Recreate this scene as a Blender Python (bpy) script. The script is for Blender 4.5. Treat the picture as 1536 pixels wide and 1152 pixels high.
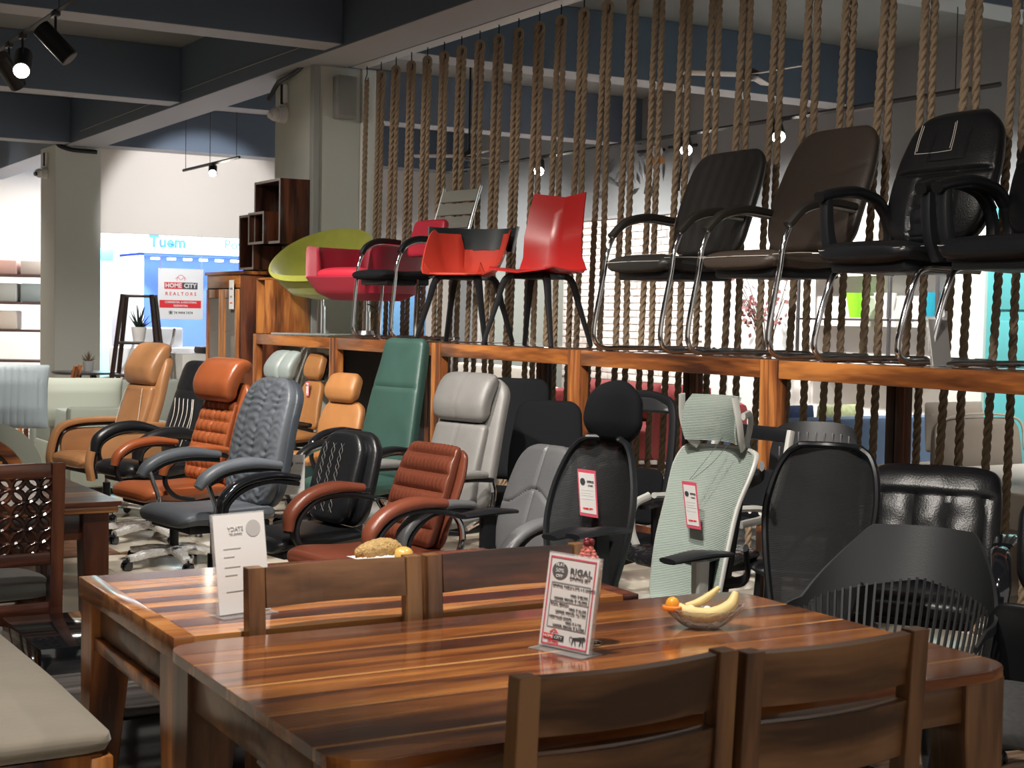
import bpy, bmesh, math, random
from mathutils import Vector, Matrix
from math import sin, cos, pi, radians as R
random.seed(7)
for o in list(bpy.data.objects): bpy.data.objects.remove(o, do_unlink=True)
S = bpy.context.scene
C = S.collection
# ------------------------------------------------------------ camera
YAW, PITCH, ROLL = R(30.89), R(2.572), R(1.014)
cd = bpy.data.cameras.new('camera'); cam = bpy.data.objects.new('camera', cd); C.objects.link(cam)
fw = Vector((sin(YAW)*cos(PITCH), cos(YAW)*cos(PITCH), -sin(PITCH)))
rt = Vector((cos(YAW), -sin(YAW), 0)); up = rt.cross(fw)
rt2 = rt*cos(ROLL)+up*sin(ROLL); up2 = up*cos(ROLL)-rt*sin(ROLL)
M = Matrix((rt2, up2, -fw)).transposed().to_4x4(); M.translation = (0, 0, 1.5)
cam.matrix_world = M
cd.sensor_width = 36; cd.lens = 2223/1536*36; cd.clip_start = .05; cd.clip_end = 100
cd.dof.use_dof = True; cd.dof.focus_distance = 6.6; cd.dof.aperture_fstop = 10
S.camera = cam
# ------------------------------------------------------------ world, exposure
W = bpy.data.worlds.new('world'); S.world = W; W.use_nodes = True
W.node_tree.nodes['Background'].inputs[0].default_value = (.78, .72, .65, 1)
W.node_tree.nodes['Background'].inputs[1].default_value = .62  # added fill light; the wall behind the camera is left out for it
S.view_settings.view_transform = 'Standard'; S.view_settings.look = 'None'
S.view_settings.exposure = .70; S.view_settings.gamma = 1; S.view_settings.use_curve_mapping = False
# ------------------------------------------------------------ lamps of the shop and added fill lights
def spot(loc, to, power, ang=60, col=(1, .93, .84), blend=.5, rad=.06, name='track_spot_light'):
    l = bpy.data.lights.new(name, 'SPOT'); l.energy = power; l.color = col
    l.spot_size = R(ang); l.spot_blend = blend; l.shadow_soft_size = rad
    o = bpy.data.objects.new(name, l); C.objects.link(o); o.location = loc
    o.rotation_euler = (Vector(to)-Vector(loc)).to_track_quat('-Z', 'Y').to_euler()
    return o
def area(loc, to, power, sx, sy, col=(1, .96, .9), name='added_fill_light'):
    l = bpy.data.lights.new(name, 'AREA'); l.shape = 'RECTANGLE'; l.size = sx; l.size_y = sy; l.energy = power; l.color = col
    o = bpy.data.objects.new(name, l); C.objects.link(o); o.location = loc
    o.rotation_euler = (Vector(to)-Vector(loc)).to_track_quat('-Z', 'Y').to_euler()
    return o
# track over the aisle (its heads are modelled below), aimed at the office chairs and the rack
KEY = (1, .93, .85)
for y, ty, p in ((3.1, 4.8, 250), (4.6, 6.1, 280), (6.1, 7.6, 300), (7.6, 9.1, 310), (8.9, 10.6, 310)):
    spot((1.9, y, 3.35), (3.9, ty, .7), p, 62, KEY)
spot((1.2, 2.7, 3.35), (1.9, 3.6, .76), 230, 60, KEY)
spot((.7, 4.4, 3.35), (1.1, 5.0, .5), 105, 75, KEY)
spot((3.3, 3.4, 3.4), (2.3, 2.6, .76), 60, 75, KEY)
spot((2.3, 12.4, 3.35), (2.6, 14.5, .5), 480, 95, KEY)
spot((3.0, 10.5, 3.35), (3.6, 12.4, .8), 260, 70, KEY)
# added spots without heads wash the rack, the chairs on it and the ropes
for y in (3.6, 5.6, 7.6, 9.6, 11.0):
    spot((2.9, y, 3.4), (5.4, y+.6, 1.9), 62, 75, (1, .92, .83), .7)
# sales floor behind the ropes: bright white lamps on its own tracks
for x, y, p in ((8.3, 6.0, 300), (9.2, 9.0, 380), (9.2, 12.0, 400), (8.8, 15.0, 400), (8.6, 18.0, 300)):
    spot((x, y, 3.45), (10.6, y+.3, .9), p, 120, (1, .97, .92), .8)
spot((6.6, 17.6, 3.2), (6.9, 20.4, 2.75), 200, 58, (.96, .97, 1), .35)
area((7.5, 23.3, 3.5), (7.5, 23.8, 0), 420, 4, 3, (1, .98, .95))  # added area lights brighten the far rooms; no panel hangs there
area((2.6, 22.0, 3.6), (2.6, 24, .5), 34, 3, 2, (1, .93, .84))
# ------------------------------------------------------------ materials
MATS = {}
def mat(name, col, rough=.5, metal=0, spec=.5, coat=0, bump=0, bscale=60, var=0, vscale=6, emit=None, es=1, alpha=1, trans=0, sheen=0):
    if name in MATS: return MATS[name]
    m = bpy.data.materials.new(name); MATS[name] = m; m.use_nodes = True
    nt = m.node_tree; b = nt.nodes['Principled BSDF']
    c = (*col, 1); b.inputs['Base Color'].default_value = c
    b.inputs['Roughness'].default_value = rough; b.inputs['Metallic'].default_value = metal
    b.inputs['Specular IOR Level'].default_value = spec; b.inputs['Coat Weight'].default_value = coat
    b.inputs['Coat Roughness'].default_value = .08
    if trans: b.inputs['Transmission Weight'].default_value = trans
    if sheen: b.inputs['Sheen Weight'].default_value = sheen
    if alpha < 1: b.inputs['Alpha'].default_value = alpha
    if emit: b.inputs['Emission Color'].default_value = (*emit, 1); b.inputs['Emission Strength'].default_value = es
    tc = nt.nodes.new('ShaderNodeTexCoord')
    if var:
        n = nt.nodes.new('ShaderNodeTexNoise'); n.inputs['Scale'].default_value = vscale; n.inputs['Detail'].default_value = 4
        nt.links.new(tc.outputs['Object'], n.inputs['Vector'])
        mx = nt.nodes.new('ShaderNodeMix'); mx.data_type = 'RGBA'
        mx.inputs[6].default_value = (*[max(0, v*(1-var)) for v in col], 1); mx.inputs[7].default_value = (*[min(1, v*(1+var)) for v in col], 1)
        nt.links.new(n.outputs['Fac'], mx.inputs[0]); nt.links.new(mx.outputs[2], b.inputs['Base Color'])
    if bump:
        n = nt.nodes.new('ShaderNodeTexNoise'); n.inputs['Scale'].default_value = bscale; n.inputs['Detail'].default_value = 3
        nt.links.new(tc.outputs['Object'], n.inputs['Vector'])
        bp = nt.nodes.new('ShaderNodeBump'); bp.inputs['Strength'].default_value = bump; bp.inputs['Distance'].default_value = .01
        nt.links.new(n.outputs['Fac'], bp.inputs['Height']); nt.links.new(bp.outputs[0], b.inputs['Normal'])
    return m
def wood(name, dark, mid, light, axis=0, rough=.3, coat=.3, sc=1.0, pos=(.35, .5, .65)):
    """sheesham grain: stretched, distorted noise bands along one object axis, shifted from board to board"""
    if name in MATS: return MATS[name]
    m = bpy.data.materials.new(name); MATS[name] = m; m.use_nodes = True; nt = m.node_tree; b = nt.nodes['Principled BSDF']
    tc = nt.nodes.new('ShaderNodeTexCoord'); oi = nt.nodes.new('ShaderNodeObjectInfo')
    mp = nt.nodes.new('ShaderNodeMapping'); s = [9*sc]*3; s[axis] = .9*sc; mp.inputs['Scale'].default_value = s
    ad = nt.nodes.new('ShaderNodeVectorMath'); ad.operation = 'ADD'; ml = nt.nodes.new('ShaderNodeMath'); ml.operation = 'MULTIPLY'; ml.inputs[1].default_value = 37
    nt.links.new(tc.outputs['Object'], mp.inputs['Vector']); nt.links.new(oi.outputs['Random'], ml.inputs[0])
    nt.links.new(mp.outputs[0], ad.inputs[0]); nt.links.new(ml.outputs[0], ad.inputs[1])
    n = nt.nodes.new('ShaderNodeTexNoise'); n.inputs['Scale'].default_value = 1; n.inputs['Detail'].default_value = 3; n.inputs['Distortion'].default_value = .6
    nt.links.new(ad.outputs[0], n.inputs['Vector'])
    n2 = nt.nodes.new('ShaderNodeTexNoise'); n2.inputs['Scale'].default_value = 7; n2.inputs['Detail'].default_value = 3
    nt.links.new(ad.outputs[0], n2.inputs['Vector'])
    mm = nt.nodes.new('ShaderNodeMath'); mm.operation = 'MULTIPLY_ADD'; mm.inputs[1].default_value = .22
    nt.links.new(n2.outputs['Fac'], mm.inputs[0]); nt.links.new(n.outputs['Fac'], mm.inputs[2])
    r = nt.nodes.new('ShaderNodeValToRGB'); e = r.color_ramp.elements
    e[0].position = pos[0]+.11; e[0].color = (*dark, 1); e[1].position = pos[2]+.11; e[1].color = (*light, 1)
    k = e.new(pos[1]+.11); k.color = (*mid, 1)
    nt.links.new(mm.outputs[0], r.inputs[0]); nt.links.new(r.outputs[0], b.inputs['Base Color'])
    b.inputs['Roughness'].default_value = rough; b.inputs['Coat Weight'].default_value = coat; b.inputs['Coat Roughness'].default_value = .1
    bp = nt.nodes.new('ShaderNodeBump'); bp.inputs['Strength'].default_value = .08; bp.inputs['Distance'].default_value = .004
    nt.links.new(n2.outputs['Fac'], bp.inputs['Height']); nt.links.new(bp.outputs[0], b.inputs['Normal'])
    return m
def leather(name, col, rough=.38, var=.18):
    return mat(name, col, rough, bump=.12, bscale=140, var=var, vscale=9, spec=.5)
def meshcloth(name, col, alpha=.85, scale=260, rough=.7):
    """woven net: a fine procedural weave, partly open"""
    if name in MATS: return MATS[name]
    m = mat(name, col, rough); nt = m.node_tree; b = nt.nodes['Principled BSDF']
    tc = nt.nodes.new('ShaderNodeTexCoord'); w = nt.nodes.new('ShaderNodeTexWave'); w.inputs['Scale'].default_value = scale/6.28*2; w.bands_direction = 'Z'
    nt.links.new(tc.outputs['Object'], w.inputs['Vector'])
    mr = nt.nodes.new('ShaderNodeMapRange'); mr.inputs[3].default_value = alpha-.25; mr.inputs[4].default_value = 1
    nt.links.new(w.outputs['Fac'], mr.inputs[0]); nt.links.new(mr.outputs[0], b.inputs['Alpha'])
    bp = nt.nodes.new('ShaderNodeBump'); bp.inputs['Strength'].default_value = .6; bp.inputs['Distance'].default_value = .004
    nt.links.new(w.outputs['Fac'], bp.inputs['Height']); nt.links.new(bp.outputs[0], b.inputs['Normal'])
    return m
# ------------------------------------------------------------ objects
def obj(name, bm, m, parent=None, label=None, smooth=True, weld=False):
    if isinstance(bm, bpy.types.Mesh): me = bm
    else:
        if weld: bmesh.ops.remove_doubles(bm, verts=bm.verts, dist=1e-5)
        bmesh.ops.recalc_face_normals(bm, faces=bm.faces)
        me = bpy.data.meshes.new(name); bm.to_mesh(me); bm.free()
        if smooth:
            me.polygons.foreach_set('use_smooth', [True]*len(me.polygons))
            me.set_sharp_from_angle(angle=R(38))
        if m: me.materials.append(m)
    o = bpy.data.objects.new(name, me); C.objects.link(o)
    if parent: o.parent = parent
    if label: o['label'] = label
    return o
def tag(o, label, cat, group=None, kind=None):
    o['label'] = label; o['category'] = cat
    if group: o['group'] = group
    if kind: o['kind'] = kind
    return o
def thing(name, label, cat, loc=(0, 0, 0), rz=0, group=None):
    o = bpy.data.objects.new(name, None); C.objects.link(o); o.empty_display_size = .1
    o.location = loc; o.rotation_euler = (0, 0, R(rz)); return tag(o, label, cat, group)
def struct(name, bm, m, smooth=False):
    o = obj(name, bm, m, smooth=smooth); o['kind'] = 'structure'; return o
def copy_tree(o, parent=None):
    c = o.copy(); C.objects.link(c); c.parent = parent
    for ch in o.children: copy_tree(ch, c)
    return c
def B(): return bmesh.new()
def box(bm, a, b, bev=0, rot=None, piv=None):
    """axis box from corner a to corner b; rot = Matrix applied about piv"""
    r = bmesh.ops.create_cube(bm, size=1); vs = r['verts']
    ce = [(a[i]+b[i])/2 for i in range(3)]; sz = [abs(b[i]-a[i]) for i in range(3)]
    for v in vs: v.co = Vector([ce[i]+v.co[i]*sz[i] for i in range(3)])
    if bev:
        es = list({e for v in vs for e in v.link_edges})
        g = bmesh.ops.bevel(bm, geom=es, offset=min(bev, min(sz)*.45), segments=2, profile=.5, affect='EDGES')
        vs = list({v for v in g['verts']} | {v for v in vs if v.is_valid})
    if rot is not None:
        p = Vector(piv) if piv else Vector(ce)
        for v in vs: v.co = rot @ (v.co-p)+p
    return bm
def bx(a, b, bev=0, **k): return box(B(), a, b, bev, **k)
def cyl(bm, p, q, r1, r2=None, n=16):
    p, q = Vector(p), Vector(q); r2 = r1 if r2 is None else r2; d = q-p
    Q = d.to_track_quat('Z', 'Y').to_matrix()
    a = [bm.verts.new(p+Q @ Vector((r1*cos(2*pi*i/n), r1*sin(2*pi*i/n), 0))) for i in range(n)]
    b = [bm.verts.new(q+Q @ Vector((r2*cos(2*pi*i/n), r2*sin(2*pi*i/n), 0))) for i in range(n)]
    for i in range(n): bm.faces.new((a[i], a[(i+1) % n], b[(i+1) % n], b[i]))
    bm.faces.new(a[::-1]); bm.faces.new(b); return bm
def catmull(P, n):
    P = [Vector(p) for p in P]
    if len(P) < 3: return [P[0].lerp(P[-1], i/n) for i in range(n+1)]
    Q = [P[0]*2-P[1]]+P+[P[-1]*2-P[-2]]; L = []
    m = len(P)-1
    for k in range(n+1):
        t = k/n*m; i = min(int(t), m-1); t -= i
        a, b, c, d = Q[i:i+4]
        L.append(.5*((2*b)+(c-a)*t+(2*a-5*b+4*c-d)*t*t+(3*b-a-3*c+d)*t**3))
    return L
def sweep(bm, pts, ra, rb=None, side=(0, 1, 0), n=10, k=None, p=2.0, closed=False):
    """tube along a smooth path; ra = half size along `side`, rb = half size across; lists taper; p > 2 squares the section"""
    rb = ra if rb is None else rb
    k = k or max(8, 6*(len(pts)-1))
    path = catmull(pts, k) if len(pts) > 2 else [Vector(pts[0]).lerp(Vector(pts[1]), i/2) for i in range(3)]
    m = len(path)
    def val(r, i):
        if isinstance(r, (int, float)): return r
        t = i/(m-1)*(len(r)-1); j = min(int(t), len(r)-2); return r[j]+(r[j+1]-r[j])*(t-j)
    rings = []; side = Vector(side)
    for i, c in enumerate(path):
        if closed: T = (path[(i+1) % (m-1)]-path[(i-1) % (m-1)])
        else: T = path[min(i+1, m-1)]-path[max(i-1, 0)]
        T.normalize(); s = side-T*side.dot(T)
        if s.length < 1e-3: s = Vector((1, 0, 0))-T*T.x
        s.normalize(); u = T.cross(s)
        a, b = val(ra, i), val(rb, i); ring = []
        for j in range(n):
            th = 2*pi*j/n; cx, sx = cos(th), sin(th)
            x = abs(cx)**(2/p)*(1 if cx > 0 else -1); y = abs(sx)**(2/p)*(1 if sx > 0 else -1)
            ring.append(bm.verts.new(c+s*a*x+u*b*y))
        rings.append(ring)
    if closed: rings[-1] = rings[0]
    for i in range(len(rings)-1):
        for j in range(n):
            try: bm.faces.new((rings[i][j], rings[i][(j+1) % n], rings[i+1][(j+1) % n], rings[i+1][j]))
            except ValueError: pass
    if not closed:
        bm.faces.new(rings[0][::-1]); bm.faces.new(rings[-1])
    return bm
def lathe(bm, prof, n=24, c=(0, 0, 0)):
    rings = []
    for r, z in prof:
        if r < 1e-5: rings.append([bm.verts.new((c[0], c[1], c[2]+z))])
        else: rings.append([bm.verts.new((c[0]+r*cos(2*pi*i/n), c[1]+r*sin(2*pi*i/n), c[2]+z)) for i in range(n)])
    for a, b in zip(rings, rings[1:]):
        for i in range(n):
            j = (i+1) % n
            if len(a) == 1 and len(b) == 1: continue
            if len(a) == 1: bm.faces.new((a[0], b[i], b[j]))
            elif len(b) == 1: bm.faces.new((a[i], a[j], b[0]))
            else: bm.faces.new((a[i], a[j], b[j], b[i]))
    return bm
def loft(bm, ctrl, rows=26, nu=14, nb=8, relief=None, rc=.06, p=4.0, y0=0, wrap=0, rot=None):
    """upholstered pad: ctrl = (x, z, half width, half thickness) along its spine in the XZ plane, rounded ends,
    relief(s, y, u) pushes the front face in or out (s = metres along, y = metres across); wrap curves the sides forward"""
    ctrl = [Vector((c[0], c[1], c[2])) for c in ctrl], [c[3] for c in ctrl]
    P = catmull(ctrl[0], 60); m = len(ctrl[1])-1
    TH = []
    for k in range(61):
        t = k/60*m; j = min(int(t), m-1); TH.append(ctrl[1][j]+(ctrl[1][j+1]-ctrl[1][j])*(t-j))
    L = [0]
    for a, b in zip(P, P[1:]): L.append(L[-1]+math.hypot(b.x-a.x, b.y-a.y))
    tot = L[-1]
    def at(s):
        j = 0
        while j < 59 and L[j+1] < s: j += 1
        t = (s-L[j])/max(1e-9, L[j+1]-L[j]); return P[j].lerp(P[j+1], t), TH[j]+(TH[j+1]-TH[j])*t, P[j+1]-P[j]
    tt = max(TH); rt_ = min(tt*.9, tot*.25); rcc = min(rc, tot*.45)
    ss = sorted(set([round(rt_*(1-cos(a*pi/10)), 5) for a in range(6)]+[round(rcc*(1-cos(a*pi/10)), 5) for a in range(1, 6)]+
                    [round(tot-rt_*(1-cos(a*pi/10)), 5) for a in range(6)]+[round(tot-rcc*(1-cos(a*pi/10)), 5) for a in range(1, 6)]+
                    [round(tot*i/rows, 5) for i in range(1, rows)]))
    rings = []
    for s in ss:
        c, th, T = at(min(s, tot)); l = math.hypot(T.x, T.y) or 1; nx, nz = T.y/l, -T.x/l
        d = min(s, tot-s); kt = math.sqrt(max(0, 1-(1-min(d/rt_, 1))**2)); kw = math.sqrt(max(0, 1-(1-min(d/rcc, 1))**2))
        hw = c.z-min(rcc, c.z*.9)*(1-kw); ring = []
        for i in range(nu+1):
            u = sin(-pi/2+pi*i/nu); dp = th*kt*max(0, 1-abs(u)**p)**(1/p)
            if relief: dp += relief(s, u*hw, u)*(1-abs(u)**8)*kt
            dp += wrap*u*u*c.z
            ring.append(Vector((c.x+nx*dp, y0+u*hw, c.y+nz*dp)))
        for i in range(1, nb):
            u = sin(pi/2-pi*i/nb); dp = -th*kt*max(0, 1-abs(u)**p)**(1/p)+wrap*u*u*c.z
            ring.append(Vector((c.x+nx*dp, y0+u*hw, c.y+nz*dp)))
        if rot is not None: ring = [rot @ v for v in ring]
        rings.append([bm.verts.new(v) for v in ring])
    n = len(rings[0])
    for a, b in zip(rings, rings[1:]):
        for i in range(n): bm.faces.new((a[i], a[(i+1) % n], b[(i+1) % n], b[i]))
    bm.faces.new(rings[0][::-1]); bm.faces.new(rings[-1])
    return bm
def prism(bm, poly, z0, z1, axis=2, bev=0):
    """extrude a polygon (list of 2D points) along an axis: 2 = XY->Z, 1 = XZ->Y, 0 = YZ->X"""
    def v(p, h):
        return (p[0], p[1], h) if axis == 2 else (p[0], h, p[1]) if axis == 1 else (h, p[0], p[1])
    a = [bm.verts.new(v(p, z0)) for p in poly]; b = [bm.verts.new(v(p, z1)) for p in poly]; n = len(poly)
    fs = [bm.faces.new(a[::-1]), bm.faces.new(b)]
    for i in range(n): bm.faces.new((a[i], a[(i+1) % n], b[(i+1) % n], b[i]))
    if bev:
        es = list({e for f in fs for e in f.edges})
        bmesh.ops.bevel(bm, geom=es, offset=bev, segments=2, profile=.5, affect='EDGES')
    return bm
def sheet(bm, fn, nu, nv, th=0, closed=False):
    """parametric sheet fn(u, v) -> Vector; th gives it real thickness"""
    g = [[Vector(fn(i/nu, j/nv)) for j in range(nv+1)] for i in range(nu+1)]
    A = [[bm.verts.new(p) for p in r] for r in g]
    fs = []
    for i in range(nu):
        for j in range(nv): fs.append(bm.faces.new((A[i][j], A[i+1][j], A[i+1][j+1], A[i][j+1])))
    if th:
        bm.normal_update()
        bmesh.ops.solidify(bm, geom=fs, thickness=th)
    return bm
def text(s, size, loc, rot, m, parent, ext=.0006, align='CENTER', name='lettering', sx=1, bold=0):
    cu = bpy.data.curves.new(name, 'FONT'); cu.body = s; cu.size = size; cu.extrude = ext; cu.align_x = align; cu.align_y = 'CENTER'
    cu.offset = bold; cu.resolution_u = 2
    tmp = bpy.data.objects.new('tmp', cu); me = bpy.data.meshes.new_from_object(tmp); bpy.data.objects.remove(tmp); bpy.data.curves.remove(cu)
    me.name = name; me.materials.clear(); me.materials.append(m); o = bpy.data.objects.new(name, me); C.objects.link(o); o.parent = parent
    o.location = loc; o.rotation_euler = rot; o.scale = (sx, 1, 1); return o
# ------------------------------------------------------------ palette
SH = dict(
    mid=wood('sheesham', (.05, .016, .008), (.24, .078, .022), (.48, .19, .05)),
    light=wood('sheesham_light', (.20, .065, .02), (.42, .16, .045), (.60, .28, .09)),
    dark=wood('sheesham_dark', (.022, .009, .006), (.075, .024, .013), (.19, .06, .025)),
    orange=wood('sheesham_orange', (.30, .09, .02), (.55, .20, .035), (.72, .32, .06)),
    midy=wood('sheesham_y', (.05, .017, .008), (.21, .066, .018), (.46, .17, .04), axis=1),
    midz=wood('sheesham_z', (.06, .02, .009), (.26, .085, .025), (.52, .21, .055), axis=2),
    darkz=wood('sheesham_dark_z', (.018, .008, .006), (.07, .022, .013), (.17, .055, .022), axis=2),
    darkx=wood('sheesham_dark_x', (.018, .008, .006), (.07, .022, .013), (.17, .055, .022), axis=0),
    brown=wood('brown_board', (.055, .024, .010), (.15, .068, .028), (.25, .12, .05), rough=.35),
    brownz=wood('brown_board_z', (.06, .026, .011), (.18, .08, .032), (.30, .15, .06), axis=2, rough=.35),
)
BLK = mat('black_plastic', (.009, .010, .012), .4, spec=.4, bump=.05, bscale=300)
BLKG = mat('black_gloss', (.008, .009, .012), .12, coat=.6)
BLKL = leather('black_leather', (.007, .0075, .009), .34)
BLKC = mat('black_cloth', (.006, .0065, .008), .85, spec=.15, bump=.2, bscale=400)
CHR = mat('chrome', (.75, .75, .76), .07, metal=1)
ALU = mat('brushed_metal', (.55, .57, .58), .3, metal=1)
WHT = mat('white_paper', (.80, .79, .78), .6)
PIN = mat('pink_print', (.72, .10, .16), .6)
INK = mat('dark_ink', (.06, .06, .065), .6)
REDP = mat('red_print', (.75, .02, .03), .6)
STI = mat('pale_stitching', (.55, .52, .46), .7)
ACR = mat('clear_acrylic', (.95, .97, .97), .05, alpha=.22, spec=.6)
GLS = mat('clear_glass', (.92, .95, .94), .03, trans=1, spec=.5)
WRAP = mat('plastic_wrapped_metal', (.80, .78, .74), .16, metal=.3, bump=1.0, bscale=70, var=.35, vscale=60)
# ============================================================ the setting
wallw = mat('white_wall', (.72, .66, .60), .8, bump=.03, bscale=30)
wallg = mat('grey_green_wall', (.42, .43, .39), .75)
wallb = mat('grey_wall', (.30, .31, .32), .75)
navy = mat('navy_ceiling_paint', (.105, .138, .190), .65, bump=.05, bscale=12)
soff = mat('bounce_lit_soffit', (.32, .32, .34), .7, bump=.05, bscale=12)
# floor of large beige tiles: joints by material beyond, real slab tiles in the aisle
fm = mat('floor_tile', (.66, .60, .49), .22, var=.10, vscale=3, coat=.2)
jm = mat('floor_joint', (.26, .23, .19), .7)
struct('floor', bx((-4, -3, -.05), (13, 30, -.004)), jm)
fl = bpy.data.objects['floor']
tile = None
for i in range(-1, 12):
    for j in range(2, 24):
        if tile is None:
            tile = obj('tile', bx((0, 0, -.004), (.796, .796, 0), .002), fm, fl); tile.location = (i*.8, j*.8, 0)
        else:
            o = tile.copy(); C.objects.link(o); o.parent = fl; o.location = (i*.8, j*.8, 0)
struct('ceiling', bx((-4, -3, 4.30), (13, 30, 4.4)), mat('ceiling_slab_paint', (.17, .17, .17), .7, bump=.05, bscale=8))
n = 0
def beam(a, b, mm=None):
    global n
    n += 1; bm = bx(a, b, .008); o = struct('trim_%d' % n, bm, mm or navy)
    # lighter soffit: bounce light from the floor put into its colour
    o.data.materials.append(soff)
    for f in o.data.polygons:
        if f.normal.z < -.7: f.material_index = 1
    return o
beam((5.08, -3, 3.70), (5.55, 30, 4.32))                    # spine beam between the two pillars, ropes hang on its far side
for y in (3.1, 7.2, 11.3, 15.45):
    beam((-4, y, 3.72), (5.08, y+.36, 4.3)); beam((5.55, y, 3.72), (13, y+.36, 4.3))
beam((-4, 20.0, 3.71), (5.08, 20.35, 4.3)); beam((5.55, 20.0, 3.71), (13, 20.4, 4.3))
beam((-.2, -3, 3.74), (.1, 20, 4.3))
# big pillar beside the rack, far pillar
pw = mat('pillar_paint', (.56, .57, .52), .7)
pl = mat('pillar_paint_light', (.70, .70, .66), .7)
struct('wall_pillar_near', bx((5.25, 12.27, 0), (5.70, 13.2, 3.71), .01), pw)
struct('trim_pillar_edge', bx((5.70, 12.24, 0), (5.84, 12.9, 3.71), .01), pl)
struct('trim_pillar_trunking', bx((5.23, 12.25, 0), (5.30, 12.33, 4.2), .01), mat('trunking', (.33, .34, .32), .6))
struct('wall_pillar_far', bx((4.95, 20.3, 0), (5.57, 21.1, 3.71), .01), pw)
# header wall over the shop opening and return walls
struct('wall_back', bx((5.57, 20.42, 2.57), (11.2, 20.6, 4.3)), wallw)
struct('wall_back_side', bx((8.6, 20.42, 0), (11.2, 20.6, 2.58)), wallw)
struct('wall_right', bx((11.1, -3, 0), (11.3, 20.6, 4.3)), wallb)
struct('wall_left', bx((-4.1, -3, 0), (-4, 30, 4.3)), wallw)
struct('wall_far', bx((-4, 26.3, 0), (13, 26.5, 4.3)), wallw)
struct('wall_far_left', bx((-4, 23.6, 0), (4.9, 23.75, 4.3)), mat('warm_wall', (.66, .58, .50), .8))
struct('baseboard_right', bx((11.06, 2, 0), (11.1, 14, .12)), mat('skirting', (.6, .6, .58), .6))
# whitewashed brick facing on the right wall: every brick its own piece
bwall = struct('wall_brick_facing', bx((11.02, 13.98, 0), (11.1, 17.2, 2.80)), mat('brick_mortar', (.55, .49, .46), .9))
bk = None; brm = mat('whitewashed_brick', (.80, .72, .68), .7, bump=.3, bscale=25, var=.05, vscale=5)
for c in range(23):
    for k in range(13):
        y = 14.0+k*.2465+(.12 if c % 2 else 0); z = .72+c*.0903
        if y > 17.0: continue
        if bk is None: bk = obj('brick', bx((10.995, 0, 0), (11.02, .232, .079), .006), brm, bwall); o = bk
        else: o = bk.copy(); C.objects.link(o); o.parent = bwall
        o.location = (random.uniform(-.003, .003), y, z)
# white wardrobe doors, teal door and white panel strip on the right wall
wd = mat('white_gloss_door', (.78, .80, .80), .35)
d1 = struct('door_1', bx((11.0, 12.45, 0), (11.1, 13.97, 2.75), .01), wd)
for y in (12.5, 13.0, 13.5):
    o = obj('door_panel', bx((10.965, y, .1), (11.0, y+.46, 2.7), .01), wd, d1)
d2 = struct('wall_white_panel', bx((10.98, 9.85, 0), (11.1, 12.44, 2.75), .01), mat('white_panel', (.86, .84, .80), .6))
teal = mat('teal_door_paint', (.09, .36, .38), .35)
d3 = struct('door_2', bx((10.9, 8.1, 0), (11.1, 9.62, 2.6), .01), teal)
for y in (8.2, 8.9):
    for z0, z1 in ((.15, .95), (1.05, 1.55), (1.65, 2.5)):
        obj('door_panel', bx((10.875, y, z0), (10.9, y+.6, z1), .012), teal, d3)
struct('trim_door_side', bx((10.86, 9.62, 0), (11.1, 9.84, 2.7), .01), mat('door_reveal', (.62, .66, .62), .6))
# dado moulding + skirt on grey wall where brick starts
struct('trim_grey_ledge', bx((10.98, 13.98, 2.80), (11.1, 17.2, 2.84), .004), wallb)
# screen on the far part of the right wall, grey leaf wallpaper panel
t = thing('wall_screen', 'blue-lit television on the grey wall seen between the red chair legs', 'television', (11.06, 18.5, 1.56))
obj('screen_frame', bx((-.03, -.36, -.32), (.02, .36, .32), .01), BLK, t)
obj('screen', bx((-.036, -.33, -.29), (-.03, .33, .29)), mat('blue_screen', (.05, .2, .8), .3, emit=(.08, .30, .95), es=1.6), t)
t = thing('wall_speaker', 'tall black sound bar leaning on grey wall behind the ropes', 'speaker', (11.04, 17.6, 1.35))
obj('housing', bx((-.05, -.09, -.5), (.04, .09, .5), .02), BLK, t); obj('grille', bx((-.056, -.07, -.46), (-.05, .07, .46)), BLKC, t)
# ---- ropes
rope_m = mat('jute_rope', (.29, .215, .145), .95, bump=.5, bscale=260, var=.35, vscale=120, spec=.1)
def rope_mesh(length, r=.022, pitch=.165, dz=.0125):
    bm = B(); n = 18; rings = []; k = int(length/dz)
    for i in range(k+1):
        z = -length*i/k; a0 = 2*pi*z/pitch; wob = .003*sin(z*3.1)
        rings.append([bm.verts.new((r*(.52+.52*abs(cos(1.5*th))**.75)*cos(th+a0)+wob, r*(.52+.52*abs(cos(1.5*th))**.75)*sin(th+a0), z)) for th in [2*pi*j/n for j in range(n)]])
    for a, b in zip(rings, rings[1:]):
        for j in range(n): bm.faces.new((a[j], a[(j+1) % n], b[(j+1) % n], b[j]))
    bm.faces.new(rings[-1])
    me = bpy.data.meshes.new('rope_strand'); bmesh.ops.recalc_face_normals(bm, faces=bm.faces); bm.to_mesh(me); bm.free()
    me.polygons.foreach_set('use_smooth', [True]*len(me.polygons)); me.materials.append(rope_m); return me
RM = [rope_mesh(3.57), rope_mesh(3.57, .021, .15)]
hk = B(); sweep(hk, [(0, 0, .12), (0, 0, .03), (0, .022, .005), (0, .022, -.03), (0, 0, -.05), (0, -.022, -.03), (0, -.022, 0)], .005, n=6, side=(1, 0, 0)); 
hook_me = bpy.data.meshes.new('hook'); hk.to_mesh(hk and hook_me); hk.free(); hook_me.materials.append(BLK)
fold = B(); sweep(fold, [(0, -.022, -.04), (0, -.02, 0), (0, 0, .016), (0, .02, 0), (0, .022, -.04)], .019, n=8, side=(1, 0, 0))
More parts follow.
